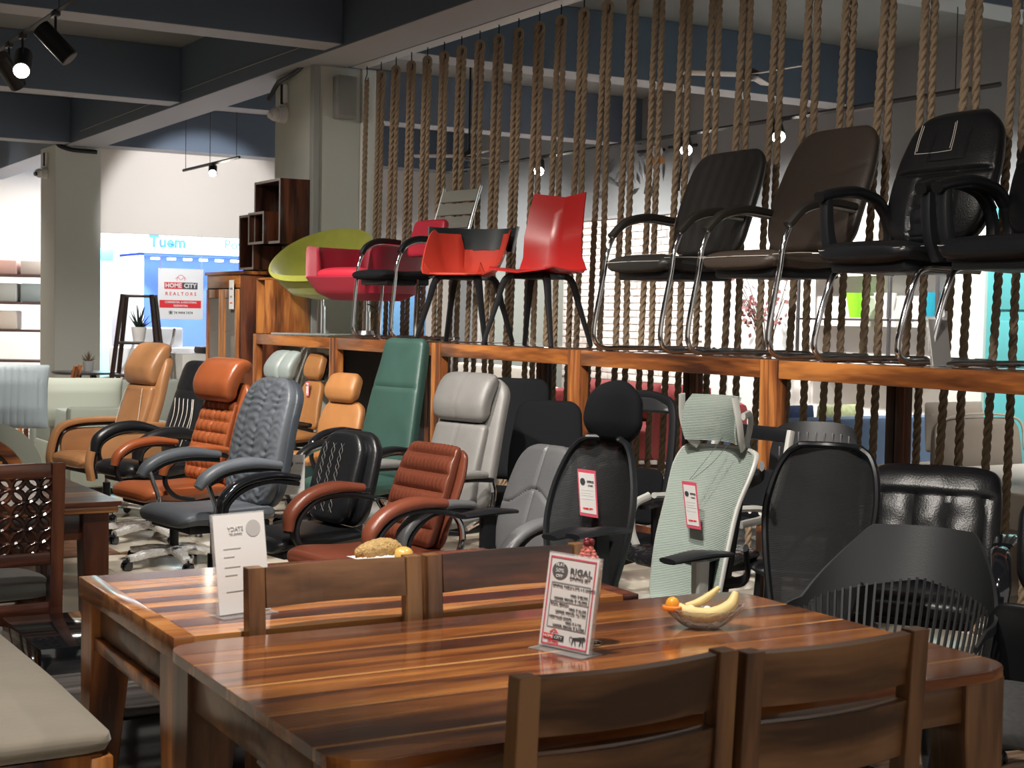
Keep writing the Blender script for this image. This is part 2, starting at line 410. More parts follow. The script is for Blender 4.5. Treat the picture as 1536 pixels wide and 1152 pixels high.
fold_me = bpy.data.meshes.new('rope_fold'); fold.to_mesh(fold_me); fold.free(); fold_me.materials.append(rope_m)
ORD = ['first', 'second', 'third', 'fourth', 'fifth', 'sixth', 'seventh', 'eighth', 'ninth', 'tenth', 'eleventh', 'twelfth', 'thirteenth', 'fourteenth', 'fifteenth', 'sixteenth', 'seventeenth', 'eighteenth', 'nineteenth', 'twentieth', 'twenty-first', 'twenty-second', 'twenty-third', 'twenty-fourth', 'twenty-fifth', 'twenty-sixth', 'twenty-seventh', 'twenty-eighth', 'twenty-ninth', 'thirtieth', 'thirty-first', 'thirty-second']
for k in range(31):
    y = 12.06-.2895*k
    t = thing('hanging_rope', 'jute rope looped over a hook, %s in the row from the grey pillar' % ORD[k], 'rope', (5.66, y, 3.60), 0, 'ropes hanging behind the display rack')
    o = obj('hook', hook_me, None, t)
    if k:
        o = obj('rope_fold', fold_me, None, t); o.rotation_euler = (0, 0, R(59))
    u_ = Vector((.858, -.513, 0)); g_ = .024+(.0035*min(k, 24) if k > 10 else 0)*.35+random.uniform(0, .006)
    for s in ((-1, 1) if k else (0,)):
        o = obj('strand', RM[k % 2], None, t)
        top = u_*(s*.0185)+Vector((0, 0, -.02)); bot = u_*(s*g_)+Vector((random.uniform(-.01, .01), .11+random.uniform(-.02, .02), -3.55))
        q = Vector((0, 0, -1)).rotation_difference(bot-top) @ Matrix.Rotation(random.uniform(0, 6), 3, 'Z').to_quaternion()
        o.location = top; o.rotation_mode = 'QUATERNION'; o.rotation_quaternion = q
struct('trim_rope_rail', bx((5.56, 2.8, 3.70), (5.70, 12.2, 3.735)), mat('steel_angle', (.42, .41, .40), .5))
# ============================================================ display rack (row of tall frames along Y)
topm = mat('rack_top_gloss', (.10, .045, .022), .06, coat=1, spec=.7)
RX0, RX1, RZ = 4.68, 5.575, 1.32
where = ['off to the right of the picture', 'at the right, under the two black padded chairs', 'under the brown and the ribbed visitor chairs', 'in the middle, under the glossy red chair', 'under the red chair with dark band', 'beside the pillar, under the lime bowl chair']
for i in range(6):
    y0 = 2.05+1.6955*i; y1 = y0+1.69
    t = thing('display_rack', 'tall sheesham display frame '+where[i], 'rack', (0, y0, 0), 0, 'display frames in a row before the ropes')
    L = y1-y0
    obj('top_panel', bx((RX0+.02, .02, RZ-.022), (RX1-.01, L-.02, RZ), .003), topm, t)
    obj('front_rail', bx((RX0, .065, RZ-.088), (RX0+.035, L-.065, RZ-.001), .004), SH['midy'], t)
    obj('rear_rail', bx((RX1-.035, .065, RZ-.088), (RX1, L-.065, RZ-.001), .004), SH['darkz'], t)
    obj('side_rail', bx((RX0+.065, 0, RZ-.088), (RX1-.065, .035, RZ-.001), .004), SH['mid'], t)
    obj('side_rail', bx((RX0+.065, L-.035, RZ-.088), (RX1-.065, L, RZ-.001), .004), SH['mid'], t)
    for yy in (0, L-.06):
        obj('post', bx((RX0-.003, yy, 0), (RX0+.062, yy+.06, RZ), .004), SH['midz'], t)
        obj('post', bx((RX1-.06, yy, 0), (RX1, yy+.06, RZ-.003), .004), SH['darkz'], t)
    if i >= 1: obj('lower_rail', bx((RX1-.04, .06, .12), (RX1-.01, L-.06, .19), .004), SH['darkz'], t)
    if i == 5:
        obj('back_panel', bx((RX1-.05, .06, .3), (RX1-.036, L-.06, RZ-.09)), mat('black_board', (.012, .012, .014), .6), t)
# ============================================================ dining tables
def plank_top(t, x0, x1, y0, y1, z, th, strips, round_=0):
    """tabletop glued from strips; strips = list of (relative width, material)"""
    tot = sum(w for w, _ in strips); y = y0
    for w, mm in strips:
        yy = y+(y1-y0)*w/tot; a, b = x0, x1
        c0 = c1 = 0
        poly = []
        N = 5
        def edge(yv):
            d = min(yv-y0, y1-yv)
            return round_-math.sqrt(max(0, round_**2-(round_-d)**2)) if d < round_ and round_ else 0
        ys = [y+(yy-y)*k/N for k in range(N+1)]
        poly = [(x0+edge(v), v) for v in ys]+[(x1-edge(v), v) for v in ys[::-1]]
        if round_ == 0: poly = [(x0, y), (x0, yy), (x1, yy), (x1, y)]
        o = obj('plank', prism(B(), [(p[0]-x0, p[1]-y) for p in poly], 0, th, bev=.0012), SH[mm] if isinstance(mm, str) else mm, t, smooth=False)
        o.location = (x0, y, z-th); y = yy
def taper_leg(t, x, y, dx, dy, z, w=.075, wb=.05, m=None):
    """square leg tapering towards the floor on its inner faces"""
    bm = B(); s = [(0, 0, w), ] ; v = []
    for zz, ww in ((z, w), (z-.12, w), (0, wb)):
        xs = (x, x+dx*ww); ys = (y, y+dy*ww)
        v.append([bm.verts.new((a, b, zz)) for a, b in ((xs[0], ys[0]), (xs[1], ys[0]), (xs[1], ys[1]), (xs[0], ys[1]))])
    for a, b in zip(v, v[1:]):
        for i in range(4): bm.faces.new((a[i], a[(i+1) % 4], b[(i+1) % 4], b[i]))
    bm.faces.new(v[0]); bm.faces.new(v[-1][::-1])
    bmesh.ops.bevel(bm, geom=[e for e in bm.edges], offset=.003, segments=1, affect='EDGES')
    return obj('leg', bm, m or SH['brownz'], t, smooth=False)
# -- near table, rounded corners
tb = thing('dining_table', 'large glossy sheesham dining table with rounded corners and fine streaks, nearest the viewer', 'table', (1.0, 2.20, 0), -1.1)
TL, TWd, TH2 = 1.60, .995, .76
sp = wood('sheesham_streak', (.07, .020, .010), (.25, .078, .020), (.50, .19, .045), sc=1.6, rough=.16, coat=.7, pos=(.3, .5, .72))
sd = wood('sheesham_streak_dark', (.05, .018, .012), (.15, .05, .022), (.28, .10, .035), sc=1.6, rough=.16, coat=.7, pos=(.3, .5, .72))
sl = wood('sheesham_streak_light', (.30, .12, .04), (.52, .26, .09), (.66, .36, .13), sc=1.6, rough=.16, coat=.7)
strips = [(1.1, sp), (.12, sl), (1.0, sp), (1.2, sp), (.10, sl), (1.2, sp), (1.0, sp), (.12, sl), (1.2, sp), (.9, sd), (.10, sl), (1.0, sp), (1.2, sd)]
plank_top(tb, 0, TL, 0, TWd, TH2, .024, strips, .085)
obj('apron', bx((.12, .045, .64), (TL-.12, .068, TH2-.024), .003), SH['brown'], tb)
obj('apron', bx((.12, TWd-.068, .64), (TL-.12, TWd-.045, TH2-.024), .003), SH['brown'], tb)
obj('apron', bx((.022, .07, .645), (.045, TWd-.07, TH2-.024), .003), SH['brown'], tb)
obj('apron', bx((TL-.045, .07, .64), (TL-.022, TWd-.07, TH2-.024), .003), SH['brown'], tb)
for x, dx in ((.012, 1), (TL-.012, -1)):
    for y, dy in ((.03, 1), (TWd-.03, -1)): taper_leg(tb, x, y, dx, dy, TH2-.024, .115, .062)
# -- second table behind it, square corners and broad contrasting strips
tb = thing('dining_table', 'square cornered sheesham table with broad dark and orange strips, second from the viewer', 'table', (1.075, 3.295, 0), -.8)
L2, W2, H2 = 1.30, .875, .75
G = lambda n, d, m_, l: wood(n, d, m_, l, rough=.22, coat=.5, sc=1.3)
a_ = G('strip_dark', (.045, .013, .012), (.12, .034, .022), (.20, .06, .03)); b_ = G('strip_orange', (.36, .12, .035), (.55, .22, .07), (.68, .31, .10))
strips2 = [(1.1, b_), (1, a_), (1.1, b_), (.8, a_), (.7, b_), (.7, a_), (1.0, b_), (.6, a_), (1.3, b_), (1.3, a_)]
plank_top(tb, .05, L2-.05, .0, W2, H2, .026, strips2)
obj('edge_band', bx((0, -.004, H2-.055), (.05, W2+.004, H2+.001), .003), G('band', (.20, .07, .025), (.36, .14, .045), (.5, .22, .07)), tb)
obj('edge_band', bx((L2-.05, -.004, H2-.055), (L2, W2+.004, H2+.001), .003), a_, tb)
obj('edge_band', bx((.05, -.004, H2-.055), (L2-.05, .02, H2-.0265), .002), a_, tb)
obj('edge_band', bx((.05, W2-.02, H2-.055), (L2-.05, W2+.004, H2-.0265), .002), a_, tb)
obj('apron', bx((.03, .09, .60), (.055, W2-.09, H2-.056), .003), SH['brown'], tb)
obj('apron', bx((.10, .02, .60), (L2-.1, .045, H2-.056), .003), SH['brown'], tb)
obj('apron', bx((.10, W2-.045, .60), (L2-.1, W2-.02, H2-.056), .003), SH['brown'], tb)
obj('lower_rail', bx((.012, .07, .565), (.045, W2-.07, .60), .003), SH['mid'], tb)
for x, dx in ((.005, 1), (L2-.005, -1)):
    for y, dy in ((.005, 1), (W2-.005, -1)): taper_leg(tb, x, y, dx, dy, H2-.055, .115, .065, SH['midz'])
# ============================================================ slatted dining chairs
def dining_chair(label, x, y, rz, w=.44, h=.93, low=True, topdark=False):
    """local: sitter faces +Y, back posts at y = 0"""
    t = thing('dining_chair', label, 'chair', (x, y, 0), rz, 'sheesham dining chairs tucked under the tables')
    for s in (-1, 1):
        bm = B(); a = s*(w/2); b = s*(w/2-.042)
        prism(bm, [(-.035, 0), (.005, 0), (.03, .45), (-.004, h), (-.040, h), (-.012, .45)], min(a, b), max(a, b), axis=0, bev=.003)
        obj('back_post', bm, SH['brownz'], t, smooth=False)
        obj('leg', bx((min(a, b), .36, 0), (max(a, b), .40, .43), .004), SH['brownz'], t)
        obj('side_rail', bx((min(a, b)+.008, .0, .36), (max(a, b)-.008, .37, .43), .003), SH['brown'], t)
    zs = [(h-.105, h-.006, -.032, -.010), (h-.245, h-.135, -.026, -.005)] if low else [(h-.098, h-.004, -.030, -.008)]
    if low: zs.append((h-.385, h-.275, -.02, .002))
    for k, (z0, z1, y0, y1) in enumerate(zs):
        bm = B()
        def f(u, v, z0=z0, z1=z1, y0=y0): return ((u-.5)*(w-.084), y0+.012-.022*sin(pi*u)-.012*v, z0+(z1-z0)*v)
        bm2 = sheet(bm, f, 12, 1, .02)
        obj('back_rail', bm2, SH['brown'] if not (topdark and k == 0) else SH['dark'], t, smooth=False)
    obj('front_rail', bx((-w/2+.04, .37, .36), (w/2-.04, .39, .43), .003), SH['brown'], t)
    obj('rear_rail', bx((-w/2+.04, .0, .36), (w/2-.04, .02, .43), .003), SH['brown'], t)
    bm = B(); loft(bm, [(.40, .46, w/2, .022), (.2, .455, w/2, .03), (.015, .46, w/2-.01, .022)], rows=8, nu=8, rc=.03)
    for v in bm.verts: v.co = Vector((v.co.y, v.co.x, v.co.z))
    obj('seat', bm, mat('grey_brown_velvet', (.25, .22, .17), .85, sheen=.5, var=.15), t)
    return t
dining_chair('slatted sheesham chair back at the near table, left of the foreground pair', 1.442, 2.035, 1, .455, .925, True)
dining_chair('slatted sheesham chair back at the near table, right of the foreground pair', 1.905, 2.03, 1, .455, .92, True)
dining_chair('open backed sheesham chair between the tables, beside the blank price stand', 1.465, 3.245, 180, .455, .905, False)
dining_chair('open backed chair between the tables, with a dark top rail behind the price card', 1.945, 3.24, 180, .48, .905, False, True)
# ============================================================ things at the left
vel = mat('taupe_velvet', (.20, .172, .130), .8, sheen=.4, bump=.15, bscale=25, var=.16, vscale=7)
t = thing('dining_bench', 'sheesham bench with a taupe padded seat, in the lower left corner', 'bench', (.60, 3.55, .0)); t.scale = (1, 1, 1.035)
bm = B(); loft(bm, [(1.30, .435, .205, .028), (.65, .435, .21, .034), (0, .435, .205, .028)], rows=20, nu=14, rc=.04, p=5)
for v in bm.verts: v.co = Vector((v.co.y+.21, v.co.x, v.co.z))
obj('seat', bm, vel, t)
obj('front_rail', bx((.03, .02, .335), (.39, .045, .405), .004), SH['midz'], t)
obj('side_rail', bx((.385, .05, .335), (.41, 1.25, .405), .004), SH['midy'], t)
obj('side_rail', bx((.01, .05, .335), (.035, 1.25, .405), .004), SH['midy'], t)
for x in (.005, .36):
    for y in (.01, 1.235): obj('leg', bx((x, y, 0), (x+.055, y+.055, .40), .005), SH['midz'], t)
t = thing('coffee_table', 'low black gloss table with grained top panel, on the floor beside the striped table', 'table', (1.09, 4.10, 0))
obj('body', bx((.01, .01, .05), (.83, 1.05, .345), .004), BLKG, t)
obj('top_panel', bx((0.01, .02, .346), (.84, .53, .366), .003), wood('grey_brown_veneer', (.035, .03, .028), (.085, .075, .07), (.14, .125, .115), axis=0, rough=.4, coat=.1, sc=2), t)
obj('glass_top', bx((0, .53, .346), (.84, 1.07, .45), .004), mat('black_glass', (.006, .008, .010), .05, coat=1), t)
obj('drawer_front', bx((-.008, .08, .10), (.01, .62, .31), .003), BLKG, t)
obj('plinth', bx((.04, .04, 0), (.8, 1.02, .05)), BLK, t)
bm = B(); cyl(bm, (-.006, .62, .40), (.004, .62, .40), .011, n=14); obj('lock', bm, ALU, t)
# third table with its carved chair
t = thing('dining_table', 'dark sheesham table at the left edge behind the carved chair', 'table', (.55, 5.70, 0))
TH3 = .76
plank_top(t, 0, 1.10, 0, .86, TH3, .018, [(1, 'dark'), (1, 'mid'), (1, 'dark'), (1, 'dark'), (1, 'mid')])
obj('under_frame', bx((.01, .01, TH3-.045), (1.09, .85, TH3-.019), .003), SH['light'], t)
obj('apron', bx((.06, .05, .61), (1.02, .075, TH3-.045), .003), SH['dark'], t); obj('apron', bx((1.0, .07, .61), (1.025, .80, TH3-.045), .003), SH['dark'], t)
for x, dx in ((.03, 1), (1.06, -1)):
    for y, dy in ((.03, 1), (.83, -1)): taper_leg(t, x, y, dx, dy, TH3-.045, .10, .085, SH['darkz'])
def carved_chair(label, x, y, rz):
    t = thing('carved_chair', label, 'chair', (x, y, 0), rz, 'carved back chairs at the left')
    w = .46; h = .965
    for s in (-1, 1):
        a = s*w/2; b = s*(w/2-.045)
        obj('back_post', prism(B(), [(-.05, 0), (0, 0), (.02, .45), (-.02, h), (-.06, h), (-.025, .45)], min(a, b), max(a, b), axis=0, bev=.003), SH['darkz'], t, smooth=False)
        obj('leg', bx((min(a, b), .38, 0), (max(a, b), .42, .47), .004), SH['darkz'], t)
        obj('side_rail', bx((min(a, b)+.008, 0, .40), (max(a, b)-.008, .39, .47), .003), SH['dark'], t)
    obj('top_rail', bx((-w/2+.045, -.05, h-.055), (w/2-.045, -.015, h-.002), .004), SH['dark'], t)
    obj('lower_rail', bx((-w/2+.045, -.035, h-.36), (w/2-.045, 0, h-.315), .004), SH['dark'], t)
    # fretwork board: interlaced rings on a diagonal grid leave petal and diamond openings
    bm = B(); W, H = w-.09, .262; zc = h-.185; d = .068; r = d*.74
    for i in range(-6, 7):
        for j in range(-6, 7):
            cx_, cz_ = (i+j)*d*.7071, (i-j)*d*.7071
            if abs(cx_) > W/2+r*.6 or abs(cz_) > H/2+r*.6: continue
            pts = []
            for q in range(25):
                a = 2*pi*q/24; px_ = max(-W/2-.005, min(W/2+.005, cx_+r*cos(a))); pz_ = max(-H/2-.005, min(H/2+.005, cz_+r*sin(a)))
                pts.append(Vector((px_, -.030-.09*pz_, zc+pz_)))
            sweep(bm, pts, .009, .0095, side=(0, 1, 0), n=4, k=24, p=6)
    obj('fretwork', bm, SH['darkz'], t, smooth=False)
    bm = B(); loft(bm, [(.43, .50, w/2, .030), (.2, .505, w/2+.005, .042), (.02, .505, w/2-.01, .030)], rows=10, nu=10, rc=.03)
    for v in bm.verts: v.co = Vector((v.co.y, v.co.x, v.co.z))
    obj('seat', bm, mat('charcoal_velvet', (.085, .085, .075), .75, sheen=.5, var=.2), t)
    obj('front_rail', bx((-w/2+.04, .39, .40), (w/2-.04, .41, .47), .003), SH['dark'], t)
    obj('rear_rail', bx((-w/2+.04, -.02, .40), (w/2-.04, 0, .47), .003), SH['dark'], t)
    return t
carved_chair('dark chair with pierced lattice back and charcoal seat at the left edge', 1.085, 5.28, 3)
carved_chair('carved chair beyond the first at the left edge, only its charcoal seat showing', .80, 6.78, 185)
# ============================================================ price stands
def price_stand(label, x, y, z, rz, front=True, w=.118, h=.205):
    t = thing('price_stand', label, 'sign', (x, y, z), rz)
    obj('foot', bx((-w/2-.006, -.035, 0), (w/2+.006, .035, .003), .001), ACR, t)
    lean = Matrix.Rotation(R(-9), 3, 'X')
    e = bpy.data.objects.new('holder', bx_mesh((-w/2-.003, -.004, .003), (w/2+.003, .003, h+.004))); e.data.materials.append(ACR); C.objects.link(e); e.parent = t; e.rotation_euler = (R(-9), 0, 0); 
    p = bpy.data.objects.new('price_card', bx_mesh((-w/2, -.0062, .006), (w/2, -.0046, h))); p.data.materials.append(WHT); C.objects.link(p); p.parent = t; p.rotation_euler = (R(-9), 0, 0)
    return t, p
def bx_mesh(a, b, bev=0):
    me = bpy.data.meshes.new('card'); bm = bx(a, b, bev); bm.to_mesh(me); bm.free(); return me
def quad(p, name, x0, z0, x1, z1, m, d=-.0068, th=.0006):
    return obj(name, bx((x0, d-th, z0), (x1, d, z1)), m, p, smooth=False)
def disc(p, name, x, z, r, m, d=-.0068, sz=1):
    bm = B(); cyl(bm, (x, d, z), (x, d-.0006, z), r, n=28); return obj(name, bm, m, p, smooth=False)
GRY = mat('grey_print', (.12, .12, .125), .6); PGR = mat('pale_grey_print', (.56, .55, .54), .6)
def T(s, size, x, z, m, p, d=-.0076, al='CENTER', sx=1, bold=0): return text(s, size, (x, d, z), (R(90), 0, 0), m, p, align=al, sx=sx, bold=bold)
t, p = price_stand('white price card reading RIGAL DINING SET in a clear stand on the near table', 1.785, 2.735, .76, -74, w=.146, h=.212)
p.scale = (1.237, 1, 1.034); p.data.transform(Matrix.Diagonal((1/1.237, 1, 1/1.034, 1)))
for a in ((-.054, .2, .054, .197), (-.054, .0125, .054, .0095), (-.054, .0095, -.0515, .2), (.0515, .0095, .054, .2)): quad(p, 'pink_border', min(a[0], a[2]), min(a[1], a[3]), max(a[0], a[2]), max(a[1], a[3]), PIN)
disc(p, 'badge', -.029, .170, .0185, GRY)
T('FLAT', .0095, -.029, .182, WHT, p, bold=.0001); T('50%', .012, -.029, .170, WHT, p, bold=0); T('OFF', .0095, -.029, .158, WHT, p, bold=.0001)
T('RIGAL', .019, .021, .172, GRY, p, bold=.0002); T('DINING SET', .009, .020, .158, GRY, p, bold=0)
for z in (.144, .104, .048): quad(p, 'rule', -.044, z, .046, z+.0009, GRY)
quad(p, 'rule', -.0449, .048, -.044, .144, GRY); quad(p, 'rule', .046, .048, .0469, .144, GRY)
for s, x, z, al in (('DINING TABLE 6 STR + 6 CHAIRS', -.042, .138, 'LEFT'), ('MRP: ₹ 88,990', .043, .121, 'RIGHT'), ('OFFER PRICE: ₹ 18,500/', .043, .111, 'RIGHT'), ('RIGAL BENCH', -.042, .099, 'LEFT'), ('MRP: ₹ 36,490', .043, .092, 'RIGHT'), ('OFFER PRICE: 16,190/', .043, .083, 'RIGHT'), ('HERITAGE CHAIR', -.042, .071, 'LEFT'), ('MRP: ₹ 7,190', .035, .062, 'RIGHT'), ('OFFER PRICE: ₹ 4,590/', .043, .053, 'RIGHT')):
    T(s, .0068 if 'OFFER' not in s else .0078, x, z, GRY, p, al=al, bold=0)
quad(p, 'logo_red', -.050, .021, -.026, .033, REDP); quad(p, 'logo_black', -.026, .021, -.002, .033, INK)
T('HOME', .0088, -.038, .027, WHT, p, d=-.0082, bold=0); T('CITY', .0088, -.014, .027, WHT, p, d=-.0082, bold=0); T('STUDIO', .007, -.026, .017, REDP, p)
bm = B(); sweep(bm, [(-.036, -.0072, .037), (-.026, -.0072, .044), (-.016, -.0072, .037)], .0007, .0007, n=4, k=8)
sweep(bm, [(-.033, -.0072, .034), (-.030, -.0072, .040), (-.026, -.0072, .036), (-.022, -.0072, .040), (-.019, -.0072, .034)], .0007, .0007, n=4, k=12); obj('house_emblem', bm, REDP, p)
bm = B()   # striding lion outline
sweep(bm, [(.020, -.0072, .031), (.030, -.0072, .032), (.040, -.0072, .0335)], [.0028, .0035, .005], .0006, side=(0, 0, 1), n=6, k=10)
for x, dx in ((.020, -.002), (.024, .003), (.038, -.002), (.042, .002)): sweep(bm, [(x, -.0072, .030), (x+dx*.4, -.0072, .024), (x+dx, -.0072, .018)], [.0018, .0012, .001], .0006, side=(1, 0, 0), n=5, k=6)
sweep(bm, [(.019, -.0072, .033), (.013, -.0072, .035), (.012, -.0072, .027), (.015, -.0072, .024)], .0006, .0006, side=(1, 0, 0), n=4, k=8)
cyl(bm, (.0445, -.0068, .035), (.0445, -.0078, .035), .0042, n=12); obj('lion_emblem', bm, INK, p)
t, p2 = price_stand('blank back of a price card in a clear stand on the strip-topped table', 1.315, 3.475, .75, 12, w=.148, h=.25)
ghost = mat('print_showing_through', (.50, .49, .48), .7)
disc(p2, 'show_through_badge', .040, .212, .021, ghost)
q = T('STACY', .015, -.012, .214, ghost, p2); q.scale = (-1, 1, 1); q = T('DINING SET', .007, -.012, .202, ghost, p2); q.scale = (-1, 1, 1)
for zz, xw in ((.165, .05), (.145, .03), (.12, .045), (.10, .035), (.06, .05)): quad(p2, 'show_through_line', -.05, zz, -.05+xw, zz+.002, ghost)
t, p3 = price_stand('grey back of a price card standing on the rack before the black chair', 4.80, 4.47, 1.32, 12, w=.150, h=.215)
obj('grey_sheet', bx((-.072, -.0072, .008), (.072, -.0064, .205)), mat('grey_card', (.27, .26, .255), .7), p3); disc(p3, 'show_through_badge', .035, .175, .017, mat('grey_card_print', (.2, .19, .19), .7), d=-.0074)  # plain grey sheet laid over the white card
obj('clip', bx((-.012, -.009, .2), (.022, -.003, .24), .002), ACR, t)
# ============================================================ food on the tables
# parfait glass behind the price card
gx, gy = 1.870, 2.775
t = thing('dessert_glass', 'tall footed glass of fake sundae with berry topping behind the price card', 'glass', (gx, gy, .76))
obj('glass', lathe(B(), [(0, .001), (.034, .001), (.035, .006), (.012, .014), (.010, .03), (.017, .042), (.024, .075), (.030, .12), (.033, .165), (.034, .185), (.0325, .185), (.0312, .165), (.028, .12), (.022, .078), (.012, .05), (0, .048)], 28), GLS, t)
obj('caramel_filling', lathe(B(), [(0, .052), (.012, .054), (.0215, .078), (.0275, .12), (.0305, .158), (0, .158)], 24), mat('caramel_cream', (.50, .30, .15), .5, var=.3, vscale=40), t)
obj('vanilla_layer', lathe(B(), [(0, .158), (.0305, .158), (.0318, .176), (0, .178)], 24), mat('vanilla', (.75, .62, .42), .5), t)
bm = B()
for k in range(6):
    for i in range(9-k):
        a = 2*pi*i/(9-k)+k; r = .024*(1-k/6.5)
        bmesh.ops.create_icosphere(bm, subdivisions=1, radius=.0095, matrix=Matrix.Translation((r*cos(a), r*sin(a), .182+k*.0075)))
obj('cream_swirl', bm, mat('berry_cream', (.62, .16, .13), .4, var=.8, vscale=70), t)
bm = B()
for a in range(4): bmesh.ops.create_icosphere(bm, subdivisions=2, radius=.008, matrix=Matrix.Translation((.007*cos(a*1.7), .007*sin(a*1.7), .232+.004*(a % 2))))
obj('cherry', bm, mat('dark_berry', (.16, .01, .015), .2, coat=.5), t)
# banana split dish
t = thing('glass_dish', 'small boat-shaped cut glass dish holding the bananas on the near table', 'dish', (2.225, 2.80, .76), -24)
def boat(u, v):
    a = 2*pi*u; k = .35+.65*v; fl_ = 1+.05*cos(a*16)*v
    return (.098*k*cos(a)*fl_, .046*k*sin(a)*fl_, .003+.042*v**1.6+.014*abs(cos(a))**3*v)
bm = B(); sheet(bm, boat, 64, 8, -.003); bmesh.ops.remove_doubles(bm, verts=bm.verts, dist=1e-4)
obj('bowl', bm, mat('cut_glass', (.85, .83, .80), .06, trans=.85, bump=.5, bscale=90), t)
obj('foot', bx((-.03, -.014, 0), (.03, .014, .005), .002), GLS, t)
ban = mat('banana_skin', (.78, .60, .26), .5, var=.1)
th_ = [(.09, .0, .052), (.055, -.018, .044), (0, -.024, .036), (-.05, -.016, .046), (-.07, -.006, .054)]
for nm, pts, rr, lb in (('banana', [(.078, -.004, .086), (.058, -.018, .055), (.01, -.024, .036), (-.04, -.016, .040), (-.065, -.004, .052)], [.009, .016, .018, .017, .012], 'thick pale banana lying in front in the glass dish'),
                        ('banana', [(.045, .032, .092), (.02, .030, .072), (-.01, .028, .055), (-.04, .022, .048)], [.006, .0095, .010, .008], 'slim banana sticking up at the back of the glass dish')):
    bm = B(); sweep(bm, pts, rr, rr, side=(0, 1, 0), n=14, k=24); o = obj(nm, bm, ban, None); o.location = (2.225, 2.80, .76); o.rotation_euler = (0, 0, R(-24)); tag(o, lb, 'fruit')
t2 = thing('orange_slice', 'orange slice on the left end of the glass dish', 'fruit', (2.225, 2.80, .76), -24)
bm = B(); bmesh.ops.create_uvsphere(bm, u_segments=16, v_segments=10, radius=.019, matrix=Matrix.Translation((-.078, -.004, .058)) @ Matrix.Diagonal((.9, .9, 1, 1))); obj('flesh', bm, mat('orange_flesh', (.9, .38, .03), .35), t2)
bm = B(); sweep(bm, [(-.078+.0215*cos(a), -.004+.0215*sin(a), .051) for a in [2*pi*k/12 for k in range(13)]], .006, .005, side=(0, 0, 1), n=8, k=24, closed=True); obj('peel', bm, mat('orange_peel', (.85, .25, .03), .45), t2)
bm = B(); 
for k in range(7): bmesh.ops.create_icosphere(bm, subdivisions=2, radius=.011, matrix=Matrix.Translation((-.07+.02*k, .006*(-1)**k, .040+.002*(k % 3))))
o = obj('whipped_cream', bm, mat('cream', (.85, .80, .72), .5), None); o.location = (2.225, 2.80, .76); o.rotation_euler = (0, 0, R(-24)); tag(o, 'white whipped cream dabs among the bananas in the dish', 'cream')
# plate with croissant
t = thing('plate', 'square white plate holding the nut crusted roll on the strip-topped table', 'plate', (1.975, 4.0, .75), 4)
bm = B(); lathe(bm, [(0, .002), (.085, .002), (.135, .014), (.137, .017), (.13, .016), (.083, .006), (0, .006)], 4)
for v in bm.verts: v.co.xy = Matrix.Rotation(R(45), 2) @ v.co.xy
obj('dish', bm, mat('white_glaze', (.82, .80, .76), .2), t, smooth=False)
bm = B(); sweep(bm, [(-.092, 0, .032), (-.06, -.004, .042), (-.01, -.006, .050), (.03, -.002, .046), (.062, .006, .034)], [.012, .028, .034, .030, .014], [.010, .022, .028, .024, .012], n=18, k=30)
for v in bm.verts: v.co += Vector((random.uniform(-1, 1), random.uniform(-1, 1), random.uniform(-1, 1)))*.0022
o = obj('crusted_roll', bm, mat('nut_crust', (.50, .33, .13), .7, bump=1, bscale=120, var=.5, vscale=70), None); o.location = (1.95, 4.0, .755); tag(o, 'nut crusted bread roll lying on the white plate', 'bread')
bm = B(); bmesh.ops.create_uvsphere(bm, u_segments=20, v_segments=12, radius=.027, matrix=Matrix.Translation((0, 0, .027)) @ Matrix.Diagonal((1.1, 1, .85, 1)))
o = obj('glazed_bun', bm, mat('egg_glaze', (.72, .46, .12), .25, coat=.5), None); o.location = (1.998, 3.955, .758); tag(o, 'round glossy golden bun at the right of the plate', 'bread')
# ============================================================ office chairs (local: sitter faces +X)
_leg = B(); sweep(_leg, [(.03, 0, .095), (.16, 0, .085), (.31, 0, .062)], [.024, .019, .013], [.020, .015, .010], side=(0, 1, 0), n=8, p=3)
def _mesh(bm, name, m):
    bmesh.ops.recalc_face_normals(bm, faces=bm.faces); me = bpy.data.meshes.new(name); bm.to_mesh(me); bm.free()
    me.polygons.foreach_set('use_smooth', [True]*len(me.polygons)); me.set_sharp_from_angle(angle=R(40)); me.materials.append(m); return me
LEG = {}
for key, mm in (('wrap', WRAP), ('chrome', CHR), ('black', BLK)):
    b = B(); sweep(b, [(.03, 0, .095), (.16, 0, .088), (.31, 0, .066)], [.024, .02, .014] if key != 'wrap' else [.034, .032, .026], [.020, .016, .011] if key != 'wrap' else [.028, .026, .02], n=10, p=3)
    if key == 'wrap':
        for v in b.verts: v.co += Vector((random.uniform(-1, 1), random.uniform(-1, 1), random.uniform(-1, 1)))*.003
    LEG[key] = _mesh(b, 'base_leg', mm)
_leg.free()
b = B()
for s in (-1, 1): cyl(b, (0, s*.008, .026), (0, s*.024, .026), .026, n=16)
cyl(b, (0, -.008, .03), (0, .008, .03), .012, n=10); sweep(b, [(-.026, 0, .03), (-.02, 0, .052), (.004, 0, .060), (.022, 0, .046)], .022, .004, n=6, k=8); cyl(b, (0, 0, .05), (0, 0, .075), .006, n=8)
CAST = _mesh(b, 'caster', BLKG)
b = B(); cyl(b, (0, 0, .06), (0, 0, .12), .036, .03, 18); cyl(b, (0, 0, .12), (0, 0, .26), .027, n=18); HUB = _mesh(b, 'hub', BLK)
b = B(); cyl(b, (0, 0, .26), (0, 0, .40), .014, n=14); LIFT = _mesh(b, 'gas_lift', ALU)
